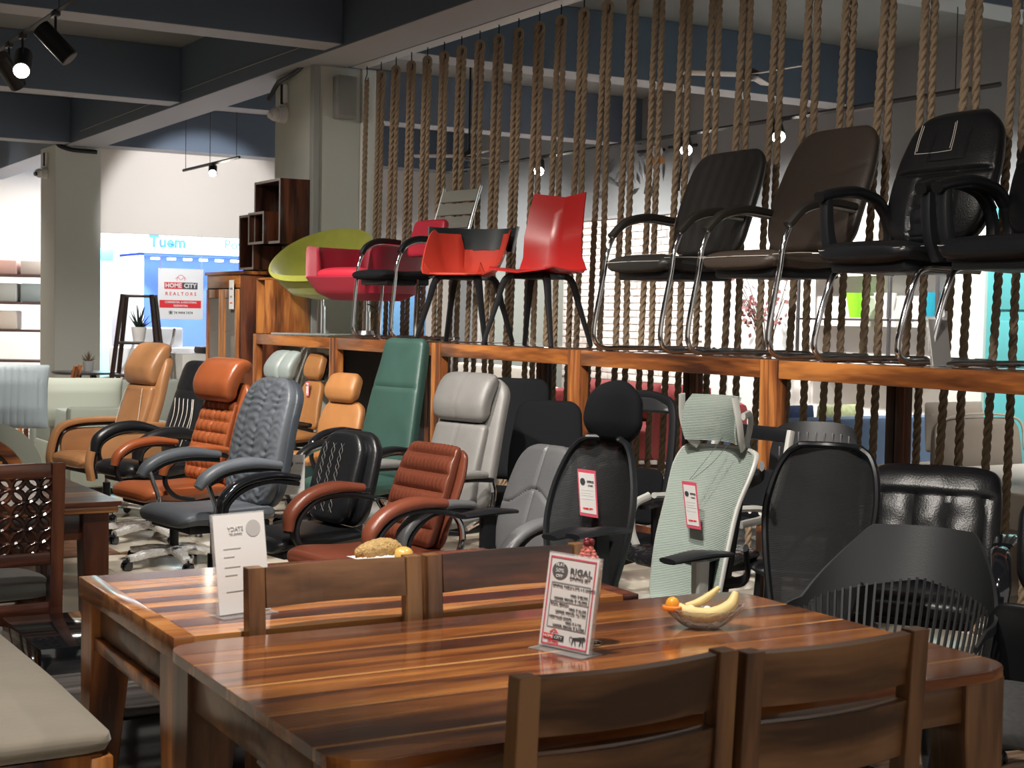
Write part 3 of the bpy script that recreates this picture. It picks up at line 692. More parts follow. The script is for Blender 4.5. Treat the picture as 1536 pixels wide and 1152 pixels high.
b = B(); box(b, (-.13, -.07, .39), (.12, .07, .43), .01); box(b, (.02, -.2, .405), (.05, .2, .42), .004); cyl(b, (0, .07, .41), (.02, .27, .40), .006, n=8); MECH = _mesh(b, 'tilt_mechanism', BLK)
def star_base(t, key='black', dz=0, spin=0):
    for k in range(5):
        a = 2*pi*k/5+spin
        o = obj('base_leg', LEG[key], None, t); o.rotation_euler = (0, 0, a)
        o = obj('caster', CAST, None, t); o.location = (.315*cos(a), .315*sin(a), 0); o.rotation_euler = (0, 0, a+random.uniform(-2, 2))
    for nm, me in (('hub', HUB), ('gas_lift', LIFT), ('tilt_mechanism', MECH)): obj(nm, me, None, t)
# surface reliefs for quilting
def rows(P, d, sharp=.45): return lambda s, y, u: d*(abs(sin(pi*s/P))**sharp-1)
def pleated(P, d, q=.028, e=.0022): return lambda s, y, u: d*(abs(sin(pi*s/P))**.55-1)+e*sin(2*pi*y/q)*abs(sin(pi*s/P))
def gridq(P, q, d): return lambda s, y, u: d*(abs(sin(pi*s/P))**.55-1)+d*.7*(abs(sin(pi*y/q))**.45-1)
def vert(q, d): return lambda s, y, u: d*(abs(cos(pi*y/q))**.3-1)
from mathutils import noise
def ruched(s, y, u):
    a = 0
    for yc in (-.14, 0, .14): a -= .006*math.exp(-((y-yc)/.010)**2)
    f = abs((y % .14)-.07)/.07; w_ = noise.noise(Vector((s*9, y*14, 3)))
    return a+.0042*sin(2*pi*(s+.022*f+.02*w_)/.040+2.5*w_)*(.35+.65*f)+.004*noise.noise(Vector((s*45, y*20, 1)))
def panel_line(s0, d=.008, w=.008): return lambda s, y, u: -d*math.exp(-((s-s0)/w)**2)
def add(*fs): return lambda s, y, u: sum(f(s, y, u) for f in fs)
def seatp(t, w, d, z, th, m, relief=None, x1=.25, name='seat', droop=.03, rc=.07, under=True):
    bm = B(); loft(bm, [(x1+.01, z-th-droop, w/2-.01, th*.8), (x1-.06, z-th+.003, w/2, th), (x1-d*.5, z-th-.006, w/2, th), (x1-d, z-th+.01, w/2-.02, th*.8)], rows=30, nu=22, nb=8, relief=relief, rc=rc, p=3.4)
    o = obj(name, bm, m, t)
    if under: obj('seat_pan', bx((x1-d+.04, -w/2+.05, z-2*th-.03), (x1-.05, w/2-.05, z-2*th+.02), .012), BLK, t)
    return o
def backp(t, ctrl, m, relief=None, rows_=40, nu=26, rc=.08, p=4, name='backrest', wrap=0, label=None, y0=0):
    bm = B(); loft(bm, ctrl, rows=rows_, nu=nu, nb=10, relief=relief, rc=rc, p=p, wrap=wrap, y0=y0); return obj(name, bm, m, t, label)
def pad_arm(t, yo, pad, padm, frame=None, framem=None, ra=.034, rb=.024, fa=.018, fb=.013, bracket=None, bm_=None):
    """curved armrest each side: upholstered pad on a hoop frame"""
    for s in (-1, 1):
        Y = s*yo
        b = B(); sweep(b, [(p_[0], Y, p_[1]) for p_ in pad], [ra*.8, ra, ra, ra, ra*.75], [rb*.7, rb, rb, rb, rb*.7], n=14, k=26, p=2.4); a = obj('armrest', b, padm, t)
        if frame:
            b = B(); sweep(b, [(p_[0], Y, p_[1]) for p_ in frame], fa, fb, n=10, k=30, p=2.6); obj('arm_frame', b, framem or BLK, t)
        if bracket:
            b = B(); sweep(b, [(p_[0], Y*.93, p_[1]) for p_ in bracket], .016, .012, n=8, k=20, p=3); obj('arm_bracket', b, bm_ or CHR, t)
def lines(t, paths, m, r=.0014, name='stitching', label=None):
    b = B()
    for p_ in paths: sweep(b, p_, r, r, n=4, k=max(4, 5*(len(p_)-1)))
    return obj(name, b, m, t, label)
def t_arm(t, yo, z=.68, m=BLK, postm=None, x=.0, padl=.13, postw=.028):
    for s in (-1, 1):
        b = B(); sweep(b, [(x-padl, s*yo, z-.012), (x-.02, s*yo, z-.006), (x+padl, s*yo, z-.014)], [.028, .045, .036], [.008, .013, .009], n=14, k=12, p=2.6); obj('armrest', b, m, t)
        b = B(); sweep(b, [(x, s*yo, z-.02), (x, s*yo, .47), (x, s*yo*.95, .44)], [postw*.6, postw*.6], [postw*1.25, postw], n=8, k=10, p=4); obj('arm_post', b, postm or m, t)
        obj('arm_bracket', bx((x-.03, min(0, s*yo), .415), (x+.03, max(0, s*yo), .43), .004), BLK, t)
def price_tag(t, x, y, z, rx=0, rz=90, w=.085, h=.16, tilt=0, head=True):
    """hanging red bordered price tag, a child built in local coordinates of the chair"""
    g = bpy.data.objects.new('price_tag', bx_mesh((-w/2, -.001, -h/2), (w/2, .001, h/2))); g.data.materials.append(PIN); C.objects.link(g); g.parent = t
    g.location = (x, y, z); g.rotation_euler = (R(rx), R(tilt), R(rz))
    quad(g, 'card', -w/2+.006, -h/2+.012, w/2-.006, h/2-.012, WHT, d=-.0012)
    disc(g, 'badge', -w*.22, h*.24, w*.14, INK, d=-.0022); T('OFFICE', .010*w/.085, w*.2, h*.25, INK, g, d=-.0024, bold=.0003)
    T('CHAIR', .008*w/.085, w*.2, h*.17, INK, g, d=-.0024)
    for zz in (.06, .0, -.05, -.13): quad(g, 'print_line', -w*.33, h*zz, w*(.33 if zz != 0 else .2), h*zz+.0012, PGR, d=-.0018)
    T('HOME CITY', .009*w/.085, 0, -h*.33, REDP, g, d=-.0024, bold=.0003)
    return g
tanl = leather('tan_leather', (.31, .148, .062)); tanl2 = leather('camel_leather', (.37, .165, .055), .45)
cog = leather('cognac_leather', (.27, .072, .024), .3); brn = leather('chestnut_leather', (.155, .042, .022), .33)
gryl = leather('slate_leather', (.115, .13, .15), .42); lgr = leather('stone_leather', (.20, .196, .188), .45); mgr = leather('steel_leather', (.105, .108, .112), .42)
grn = leather('bottle_green_leather', (.032, .075, .062), .42); sage = leather('sage_leather', (.25, .29, .28), .42)
STD_PAD = [(-.17, .70), (-.02, .715), (.12, .695), (.21, .64), (.235, .575)]
STD_FRM = [(-.19, .66), (-.05, .69), (.10, .672), (.205, .61), (.215, .52), (.15, .45), (.04, .425)]
# 1 tan recliner
x, y = (2.971, 10.645)
t = thing('office_chair', 'tan leather high back chair with closed padded arms, leftmost office chair', 'chair', (x, y, 0), 190)
seatp(t, .56, .54, .49, .055, tanl, add(panel_line(.12, .010), lambda s, y, u: -.008*math.exp(-((abs(y)-.17)/.008)**2)), x1=.30, rc=.08)
backp(t, [(-.20, .46, .24, .05), (-.23, .62, .245, .05), (-.30, .85, .25, .045), (-.34, 1.02, .245, .05), (-.40, 1.19, .225, .045)], tanl, None, rc=.1, name='back_shell')
backp(t, [(-.16, .50, .19, .05), (-.19, .65, .20, .05), (-.26, .87, .20, .05), (-.28, .96, .20, .055)], tanl, None, rc=.03)
backp(t, [(-.275, .955, .20, .055), (-.285, 1.07, .215, .075), (-.36, 1.205, .215, .06), (-.42, 1.225, .20, .05)], tanl, None, rc=.04, name='headrest')
lines(t, [[(-.128, .12, .58), (-.150, .17, .68), (-.195, .14, .88), (-.215, .12, .94)], [(-.128, -.12, .58), (-.150, -.17, .68), (-.195, -.14, .88), (-.215, -.12, .94)], [(-.118, -.12, .58), (-.118, .12, .58)]], STI, .002)
for s in (-1, 1):
    b = B(); sweep(b, [(.27, s*.325, .32), (.285, s*.325, .45), (.23, s*.325, .62), (.10, s*.325, .68), (-.10, s*.325, .69), (-.30, s*.325, .685)], .045, .022, n=12, k=30, p=3); obj('armrest', b, tanl, t)
    b = B(); sweep(b, [(.24, s*.325, .33), (.25, s*.325, .45), (.20, s*.325, .595), (.09, s*.325, .648), (-.10, s*.325, .658), (-.30, s*.325, .653)], .034, .010, n=8, k=30, p=3); obj('arm_trim', b, BLKG, t)
    obj('arm_panel', bx((-.28, s*.325-.025, .36), (.21, s*.325+.025, .635), .02), tanl, t)
star_base(t, 'chrome')
# 2 black with stitched slats
x, y = (2.956, 9.551)
t = thing('office_chair', 'black high back chair with pale vertical stitching, between tan and cognac chairs', 'chair', (x, y, 0), 189)
seatp(t, .52, .50, .53, .055, BLKL, panel_line(.25, .008), x1=.28)
backp(t, [(-.20, .52, .25, .04), (-.24, .70, .255, .045), (-.30, .90, .25, .04), (-.34, 1.02, .24, .05), (-.39, 1.17, .23, .05)], BLKL, add(panel_line(.46, .012, .012), lambda s, y, u: -.008*math.exp(-((y)/.006)**2) if s > .46 else 0), rc=.09, p=3)
lines(t, [[(-.165-.02*k, yy+.03*k, .60+.05*k), (-.215, yy+.05, .80), (-.245, yy+.02, .92)] for k, yy in ((0, -.16), (0, -.1), (0, -.04), (0, .02), (0, .08), (1, .1))], STI, .0022)
pad_arm(t, .31, [(-.22, .68), (-.05, .72), (.10, .71), (.22, .65), (.25, .56)], BLKL, STD_FRM, BLK, ra=.05, rb=.04)
star_base(t, 'wrap', spin=.3)
# 3 cognac quilted with roll headrest
x, y = (2.774, 8.499)
t = thing('office_chair', 'cognac leather chair with quilted back and rolled headrest', 'chair', (x, y, 0), 189)
seatp(t, .53, .52, .50, .05, cog, None, x1=.28)
backp(t, [(-.24, .47, .235, .028), (-.28, .72, .25, .03), (-.35, .98, .24, .03), (-.38, 1.08, .22, .03)], cog, None, rc=.06, name='back_shell')
backp(t, [(-.17, .50, .19, .03), (-.20, .62, .205, .035), (-.255, .80, .205, .035), (-.31, .97, .195, .03)], cog, gridq(.072, .062, .022), rows_=70, nu=46, rc=.03)
backp(t, [(-.27, .965, .20, .04), (-.265, 1.07, .215, .058), (-.33, 1.17, .215, .055), (-.42, 1.165, .20, .04)], cog, None, rc=.05, name='headrest', p=5)
pad_arm(t, .315, STD_PAD, cog, STD_FRM, BLK, ra=.04, rb=.026)
star_base(t, 'wrap', spin=.1)
# 4 slate ruched
x, y = (2.580, 7.280)
t = thing('office_chair', 'slate grey chair with tall ruched back and chrome arm brackets, before the cognac chair', 'chair', (x, y, 0), 188)
seatp(t, .54, .54, .52, .045, gryl, lambda s, y, u: .6*ruched(s, y, u)*(1 if s > .2 else .1), x1=.29)
backp(t, [(-.20, .50, .235, .035), (-.235, .68, .25, .042), (-.28, .90, .25, .042), (-.34, 1.08, .225, .04), (-.375, 1.16, .19, .034)], gryl, ruched, rows_=110, nu=60, rc=.13, p=5)
backp(t, [(-.245, .49, .235, .03), (-.285, .68, .25, .035), (-.325, .90, .25, .035), (-.385, 1.08, .225, .035), (-.415, 1.155, .19, .03)], leather('slate_dark', (.05, .06, .075)), None, rc=.13, name='back_shell', p=5)
pad_arm(t, .325, [(-.20, .735), (-.03, .755), (.12, .735), (.21, .69), (.25, .645)], gryl, [(-.20, .705), (-.03, .72), (.10, .705), (.19, .66)], BLK, ra=.042, rb=.03, bracket=None)
for s in (-1, 1):
    b = B(); sweep(b, [(.205, s*.325, .675), (.175, s*.325, .60), (.15, s*.32, .52), (.17, s*.30, .45)], [.02, .016, .016, .024], .010, n=10, k=20, p=3); obj('arm_bracket', b, CHR, t)
star_base(t, 'wrap', spin=.5)
# 4b sage chair behind
x, y = (3.699, 9.862)
t = thing('office_chair', 'pale sage chair, only its split headrest showing above the ruched grey back', 'chair', (x, y, 0), 188)
seatp(t, .50, .5, .50, .045, sage)
backp(t, [(-.20, .50, .23, .035), (-.28, .85, .23, .04), (-.33, 1.02, .2, .04)], sage, None, rc=.08)
backp(t, [(-.30, 1.02, .17, .04), (-.30, 1.11, .18, .05), (-.36, 1.195, .17, .04), (-.41, 1.195, .15, .03)], sage, lambda s, y, u: -.02*math.exp(-((y-.04)/.012)**2), nu=40, rc=.05, name='headrest')
pad_arm(t, .31, STD_PAD, sage, STD_FRM); star_base(t, 'black')
# 5 black zigzag
x, y = (2.719, 6.501)
t = thing('office_chair', 'black mid back chair with pale zigzag stitching and gloss hoop arms', 'chair', (x, y, 0), 188)
seatp(t, .53, .50, .49, .04, BLKL)
backp(t, [(-.17, .50, .175, .035), (-.20, .66, .185, .04), (-.255, .84, .175, .038), (-.29, .94, .14, .03)], BLKL, None, rc=.10, nu=20)
backp(t, [(-.23, .49, .215, .035), (-.27, .66, .225, .04), (-.32, .84, .21, .038), (-.355, .935, .17, .03)], BLKL, None, rc=.10, name='back_shell')
zz = []
for yy in (-.07, 0, .07):
    for s in (-1, 1): zz.append([(-.134-.0042*k-(.0004*k*k), yy+s*.014*(1 if k % 2 else -1), .56+.036*k) for k in range(10)])
lines(t, zz, mat('grey_stitching', (.17, .165, .155), .7), .0010)
pad_arm(t, .315, [(-.19, .685), (-.03, .705), (.13, .675), (.225, .60), (.235, .52)], BLKG, [(-.19, .655), (-.03, .675), (.11, .645), (.20, .575), (.205, .50), (.15, .45), (.06, .43)], BLK, ra=.034, rb=.022)
b = B(); cyl(b, (.27, .12, .40), (.31, .12, .40), .028, n=20); obj('chrome_knob', b, CHR, t)
star_base(t, 'chrome', spin=.2)
x2, y2 = (3.125, 7.535)
t = thing('price_card', 'white price card with red side stripe propped behind the black gloss arms', 'sign', (x2, y2, .62), -22)
g = obj('card', bx((-.062, -.002, -.11), (.062, .002, .11)), WHT, t); quad(t, 'stripe', -.062, -.11, -.054, .11, REDP, d=-.0022); disc(t, 'badge', -.024, .06, .022, INK, d=-.0024)
T('OFFICE', .013, .032, .062, INK, t, d=-.003, bold=.0003)
for zz_ in (.02, 0, -.03, -.05, -.07): quad(t, 'print_line', -.045, zz_, .045, zz_+.0016, PGR, d=-.0024)
# 6 chestnut mid back
x, y = (2.780, 5.768)
t = thing('office_chair', 'chestnut brown mid back chair with pleated rows and leather hoop arms', 'chair', (x, y, 0), 187)
seatp(t, .55, .54, .50, .045, brn, panel_line(.02, .006), x1=.30)
backp(t, [(-.155, .50, .185, .028), (-.19, .62, .20, .032), (-.245, .78, .20, .032), (-.295, .895, .185, .028), (-.33, .925, .175, .022)], brn, pleated(.082, .026), rows_=80, nu=70, rc=.03, p=5)
backp(t, [(-.21, .49, .20, .02), (-.25, .64, .215, .022), (-.31, .80, .215, .022), (-.345, .915, .19, .02)], brn, None, rc=.04, name='back_shell')
for k in (-1, 1): obj('lumbar_tab', bx((-.20, k*.045-.042, .42), (-.165, k*.045+.042, .52), .012), brn, t)
pad_arm(t, .325, [(-.13, .715), (.02, .725), (.15, .695), (.235, .625), (.25, .545)], brn, [(-.20, .66), (-.05, .69), (.09, .68), (.195, .60), (.205, .50), (.14, .425), (.03, .40)], BLK, ra=.04, rb=.028, fa=.02, fb=.013,
        bracket=[(-.20, .66), (-.235, .60), (-.235, .52), (-.17, .44), (-.05, .415)])
b = B(); cyl(b, (.10, .2, .415), (.14, .2, .415), .022, n=18); obj('chrome_knob', b, CHR, t)
star_base(t, 'black', spin=.1)
# 7 stone grey with headrest
x, y = (3.564, 6.866)
t = thing('office_chair', 'light stone grey executive chair with padded headrest, behind the chestnut chair', 'chair', (x, y, 0), 192)
seatp(t, .54, .52, .50, .05, lgr)
backp(t, [(-.19, .50, .20, .045), (-.215, .68, .205, .045), (-.28, .90, .20, .04), (-.29, .935, .19, .04)], lgr, lambda s, y, u: -.005*math.exp(-(y/.004)**2), nu=40, rc=.03)
backp(t, [(-.245, .48, .25, .045), (-.28, .68, .26, .05), (-.34, .92, .25, .045), (-.39, 1.08, .235, .045), (-.42, 1.17, .21, .035)], lgr, None, rc=.09, name='back_shell')
backp(t, [(-.28, .94, .195, .045), (-.27, 1.03, .205, .055), (-.32, 1.14, .205, .05), (-.38, 1.185, .19, .035)], lgr, lambda s, y, u: -.004*math.exp(-(y/.004)**2), nu=40, rc=.05, name='headrest')
pad_arm(t, .33, [(-.15, .69), (0, .70), (.12, .69), (.20, .66)], lgr, [(-.20, .66), (-.05, .67), (.10, .66), (.20, .58), (.2, .50), (.14, .425), (.03, .40)], BLK, ra=.042, rb=.026,
        bracket=[(-.22, .66), (-.235, .58), (-.2, .48), (-.05, .415)])
star_base(t, 'wrap', spin=.4)
# 8 steel grey mid back
x, y = (3.047, 5.203)
t = thing('office_chair', 'medium grey mid back leather chair with wavy seam, right of the chestnut chair', 'chair', (x, y, 0), 190)
seatp(t, .53, .52, .49, .045, mgr, panel_line(.3, .006))
backp(t, [(-.165, .46, .18, .035), (-.19, .62, .195, .042), (-.25, .80, .19, .04), (-.31, .965, .155, .035)], mgr, add(lambda s, y, u: -.012*math.exp(-((s-.29-.035*cos(y*20))/.006)**2), lambda s, y, u: -.008*math.exp(-((y-.0)/.005)**2)), rows_=70, nu=50, rc=.10)
backp(t, [(-.22, .46, .21, .032), (-.25, .64, .225, .035), (-.31, .82, .22, .035), (-.365, .955, .18, .03)], mgr, None, rc=.11, name='back_shell')
pad_arm(t, .325, [(-.14, .69), (.01, .70), (.14, .67), (.225, .60), (.24, .53)], mgr, [(-.20, .65), (-.05, .67), (.09, .66), (.19, .58), (.20, .50), (.14, .425), (.03, .40)], BLK, ra=.038, rb=.022,
        bracket=[(-.20, .66), (-.23, .60), (-.23, .52), (-.17, .44), (-.05, .415)])
star_base(t, 'black', spin=.6)
# 19 tall green
x, y = (3.770, 8.078)
t = thing('office_chair', 'very tall bottle green leather chair standing up above the rack edge', 'chair', (x, y, 0), 192)
seatp(t, .52, .50, .53, .05, grn, under=True)
backp(t, [(-.20, .50, .24, .045), (-.24, .72, .245, .05), (-.30, 1.0, .225, .05), (-.35, 1.20, .20, .05), (-.38, 1.36, .185, .045)], grn, panel_line(.56, .012, .008), rows_=50, rc=.05, p=4.5, wrap=.08)
pad_arm(t, .31, STD_PAD, BLKL, STD_FRM, CHR, ra=.036, rb=.02)
star_base(t, 'chrome')
# 20 camel pair
x, y = (4.484, 11.018)
t = thing('office_chair', 'camel chair with slim separate headrest on chrome bars, seen nearly from the side', 'chair', (x, y, 0), 184)
seatp(t, .50, .50, .56, .04, tanl2)
backp(t, [(-.18, .58, .22, .03), (-.22, .78, .19, .035), (-.28, .96, .14, .03)], tanl2, None, rc=.06)
backp(t, [(-.26, .97, .13, .03), (-.265, 1.06, .14, .042), (-.31, 1.19, .125, .035)], tanl2, None, rc=.07, name='headrest')
backp(t, [(-.315, .96, .10, .02), (-.33, 1.06, .11, .022), (-.37, 1.17, .10, .02)], BLKG, None, rc=.05, name='headrest_shell')
lines(t, [[(-.285, s*.06, .90), (-.31, s*.06, 1.0), (-.35, s*.06, 1.12)] for s in (-1, 1)], CHR, .007, 'chrome_bar')
o = price_tag(t, -.19, .03, .90, rx=0, rz=-90+180, w=.05, h=.12)
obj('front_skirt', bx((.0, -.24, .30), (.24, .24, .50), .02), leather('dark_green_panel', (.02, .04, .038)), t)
star_base(t, 'black')
x, y = (4.093, 9.511)
t = thing('office_chair', 'camel tan chair with rounded headrest cushion, left of the tall green chair', 'chair', (x, y, 0), 190)
seatp(t, .50, .50, .55, .05, tanl2)
backp(t, [(-.19, .56, .24, .035), (-.22, .72, .25, .04), (-.28, .89, .22, .038)], tanl2, None, rc=.10)
backp(t, [(-.235, .88, .17, .04), (-.235, .97, .18, .055), (-.29, 1.085, .165, .045)], tanl2, None, rc=.07, name='headrest')
pad_arm(t, .31, STD_PAD, BLKG, STD_FRM); star_base(t, 'black')
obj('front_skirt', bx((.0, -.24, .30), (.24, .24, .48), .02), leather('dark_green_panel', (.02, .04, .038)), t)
# ------------------------------------------------------------ mesh chairs
def mesh_back(t, prof, framem, netm, r=(.011, .016), cur=.05, name='net'):
    """prof = (z, half width, x) bottom to top"""
    P = catmull([(p_[0], p_[1], p_[2]) for p_ in prof], 40)
    right = [(p_.z+cur*.0, p_.y, p_.x) for p_ in P]
    path = [Vector((p_.z+cur, p_.y, p_.x)) for p_ in P]+[Vector((P[-1].z+cur*k*k, P[-1].y*k, P[-1].x)) for k in (.5, 0, -.5)]+[Vector((p_.z+cur, -p_.y, p_.x)) for p_ in P[::-1]]
    path += [Vector((P[0].z+cur*k*k, P[0].y*k, P[0].x)) for k in (-.5, 0, .5)]+[path[0]]
    b = B(); sweep(b, path, r[1], r[0], side=(1, 0, 0), n=8, k=len(path)*2, closed=True); fr = obj('back_frame', b, framem, t)
    b = B()
    def f(u, v):
        q = v*40; j = min(int(q), 39); pp = P[j].lerp(P[j+1], q-j); k = 2*u-1
        return (pp.z+cur*k*k, pp.y*k, pp.x)
    sheet(b, f, 14, 40, .004); obj(name, b, netm, t)
blknet = meshcloth('black_net', (.010, .011, .012), .86, 300)
# 9 black mesh with headrest
x, y = (2.894, 4.481)
t = thing('office_chair', 'black mesh chair with rounded headrest and a red bordered price tag', 'chair', (x, y, 0), 190)
seatp(t, .50, .48, .48, .035, BLKC, x1=.27)
mesh_back(t, [(.50, .15, -.17), (.58, .18, -.175), (.72, .215, -.19), (.86, .21, -.22), (.98, .17, -.25), (1.04, .125, -.27), (1.06, .08, -.275)], BLK, blknet, cur=.06)
backp(t, [(-.27, 1.04, .13, .03), (-.255, 1.12, .145, .042), (-.27, 1.21, .13, .04), (-.30, 1.27, .09, .03)], BLKC, None, rc=.09, name='headrest', p=2.6)
b = B(); sweep(b, [(-.33, 0, .45), (-.27, 0, .46), (-.29, 0, .70), (-.33, 0, .98), (-.31, 0, 1.15)], .03, .012, n=8, k=20, p=4); obj('spine', b, BLK, t)
t_arm(t, .30, .78, BLK, x=.09)
price_tag(t, -.135, .0, .86, rx=6, rz=90, w=.095, h=.175)
star_base(t, 'black')
# 10 pale green mesh, light frame
wf = mat('pale_grey_plastic', (.50, .50, .47), .35)
gnet = meshcloth('sage_net', (.36, .43, .385), .9, 170)
x, y = (3.096, 4.128)
t = thing('office_chair', 'pale green ribbed mesh chair with grey frame, headrest and price tag', 'chair', (x, y, 0), 187)
def scoop(prof, name, m, th=.006, cur=.07, lbl=None):
    P = catmull([(p_[0], p_[1], p_[2]) for p_ in prof], 40)
    def f(u, v):
        q = v*40; j = min(int(q), 39); pp = P[j].lerp(P[j+1], q-j); k = 2*u-1
        return (pp.z+cur*k*k, pp.y*k, pp.x)
    b = B(); sheet(b, f, 16, 60, th); return obj(name, b, m, t, lbl)
scoop([(.50, .14, -.13), (.54, .16, -.14), (.70, .17, -.17), (.85, .17, -.215), (.97, .185, -.265), (1.03, .175, -.30), (1.045, .15, -.31)], 'net', gnet, cur=.05)
mesh_back(t, [(.50, .145, -.145), (.54, .165, -.155), (.70, .175, -.185), (.85, .175, -.23), (.97, .19, -.28), (1.03, .18, -.315), (1.045, .15, -.325)], wf, mat('net_backing', (.2, .25, .22), .8, alpha=.3), r=(.008, .010), cur=.05, name='net_backing')
scoop([(1.07, .125, -.275), (1.12, .13, -.262), (1.19, .13, -.27), (1.235, .118, -.30)], 'headrest', gnet, cur=.06)
b = B()
for s in (-1, 1):
    sweep(b, [(-.20, s*.13, 1.235), (-.215, s*.14, 1.15), (-.24, s*.13, 1.08), (-.27, s*.11, 1.05)], .008, .016, n=8, k=16)
    sweep(b, [(-.22, s*.155, 1.17), (-.32, s*.09, 1.17), (-.38, s*.04, 1.12), (-.39, 0, 1.02)], .008, .014, n=8, k=16)
obj('headrest_frame', b, wf, t)
b = B(); sweep(b, [(-.25, 0, .42), (-.30, 0, .55), (-.36, 0, .85), (-.40, 0, 1.04)], .028, .014, n=8, k=20, p=4)
sweep(b, [(-.30, .0, .55), (-.26, .15, .60), (-.19, .21, .72)], .02, .01, side=(0, 0, 1), n=8); sweep(b, [(-.30, .0, .55), (-.26, -.15, .60), (-.19, -.21, .72)], .02, .01, side=(0, 0, 1), n=8)
sweep(b, [(-.37, 0, .9), (-.33, .14, .95), (-.26, .21, 1.0)], .02, .01, side=(0, 0, 1), n=8); sweep(b, [(-.37, 0, .9), (-.33, -.14, .95), (-.26, -.21, 1.0)], .02, .01, side=(0, 0, 1), n=8)
obj('spine', b, BLK, t, 'black back spine and struts')
for s in (-1, 1):
    b = B(); sweep(b, [(.0, s*.30, .728), (.13, s*.305, .736), (.27, s*.30, .726)], [.035, .05, .04], [.009, .014, .010], n=14, k=12, p=2.6); obj('armrest', b, BLK, t, 'black arm pad')
    b = B(); sweep(b, [(.12, s*.30, .715), (.12, s*.30, .60), (.10, s*.29, .47), (.0, s*.22, .41)], [.022, .02, .02], [.030, .026, .03], n=10, k=18, p=3.5); obj('arm_post', b, wf, t)
b = B(); loft(b, [(.27, .445, .24, .018), (.05, .465, .25, .02), (-.20, .47, .235, .018)], rows=20, nu=16, rc=.06); obj('seat', b, gnet, t)
b = B()
for s in (-1, 1): sweep(b, [(.26, s*.235, .44), (.05, s*.25, .45), (-.2, s*.23, .46), (-.26, s*.12, .46)], .016, .014, n=8, k=16)
obj('seat_frame', b, wf, t)
price_tag(t, -.122, .01, .85, rx=10, rz=90, w=.07, h=.17)
lines(t, [[(-.12, .0, .94), (-.19, .03, 1.03), (-.23, .05, 1.09)], [(-.12, .01, .94), (-.18, .05, 1.0), (-.23, .09, 1.08)]], INK, .0012, 'tag_string')
star_base(t, 'black')
# 11 black mesh low back
x, y = (3.436, 3.809)
t = thing('office_chair', 'black mesh chair with broad pear-shaped back, right of the rack post', 'chair', (x, y, 0), 203)
seatp(t, .50, .48, .48, .035, BLKC, x1=.27)
mesh_back(t, [(.44, .13, -.13), (.54, .155, -.145), (.70, .185, -.165), (.84, .205, -.20), (.96, .19, -.24), (1.035, .155, -.268), (1.065, .11, -.28)], BLK, blknet, r=(.012, .016), cur=.05)
b = B(); sweep(b, [(-.29, 0, .45), (-.25, 0, .46), (-.26, 0, .62), (-.30, 0, .80)], .03, .012, n=8, k=20, p=4); sweep(b, [(-.14, -.15, .62), (-.24, -.09, .74), (-.26, 0, .77), (-.24, .09, .74), (-.14, .15, .62)], .012, .01, side=(0, 0, 1), n=8); obj('spine', b, BLK, t)
t_arm(t, .29, .69, BLK, x=.10); star_base(t, 'black')
# 12 slotted plastic tub chair
x, y = (3.187, 3.146)
t = thing('slotted_chair', 'dark grey plastic armchair with slotted tub back, behind the near table', 'chair', (x, y, 0), 208)
gp = mat('charcoal_plastic', (.024, .026, .028), .45, bump=.04, bscale=200)
RB = lambda a: (.245+.02*cos(a), .285)
def tubpt(a, z, e=0):      # a = 0 at the back centre, +-pi/2 sides; returns a point on the tub
    lean = (z-.42)*.34*max(0, cos(a)); r = .27+e
    return Vector((.02-(r*cos(a) if abs(a) < pi/2 else r*cos(a)*1.0)-lean, (r+.015)*sin(a)*(1+(z-.42)*.22), z))
def hang(a): # top edge height around the tub
    k = abs(a); return .862 if k < .55 else .862-(.862-.655)*min(1, ((k-.55)/.75))**.9*1.0 if k < 1.3 else .655-.02*(k-1.3)
def lowb(a):
    k = abs(a); return max(.60, .70-.05*k) if k < 1.2 else .622
def band(u, v):
    a = (2*u-1)*2.1; z0, z1 = lowb(a), hang(a)
    p_ = tubpt(min(max(a, -1.75), 1.75), z0+(z1-z0)*v)
    if abs(a) > 1.75: p_.x += (abs(a)-1.75)*.3; p_.z -= (abs(a)-1.75)*.06
    return p_
b = B(); sheet(b, band, 64, 10, .010); obj('back_band', b, gp, t)
sl0 = None
N = 40
for i in range(N):
    a = -1.62+3.24*i/(N-1); z1 = lowb(a)+.006
    b = B(); p0, p1 = tubpt(a, z1), tubpt(a, .43, -.02)
    sweep(b, [p0, p0.lerp(p1, .5)+Vector((-.004*cos(a), .004*sin(a), 0)), p1], .0052, .0052, side=(-sin(a), cos(a), 0), n=4, k=6, p=5); obj('slat', b, gp, t, smooth=False)
b = B(); sweep(b, [tubpt(-1.75+3.5*i/24, .43, -.02) for i in range(25)], .012, .012, side=(0, 0, 1), n=6, k=48); obj('lower_rim', b, gp, t)
seatp(t, .46, .46, .445, .014, gp, x1=.25, droop=.012, under=False, name='seat')
for sx in (-1, 1):
    for sy in (-1, 1):
        b = B(); sweep(b, [(sx*.15, sy*.15, .42), (sx*.19, sy*.19, .22), (sx*.235, sy*.225, 0)], [.02, .016, .011], n=10, k=10); obj('leg', b, gp, t)
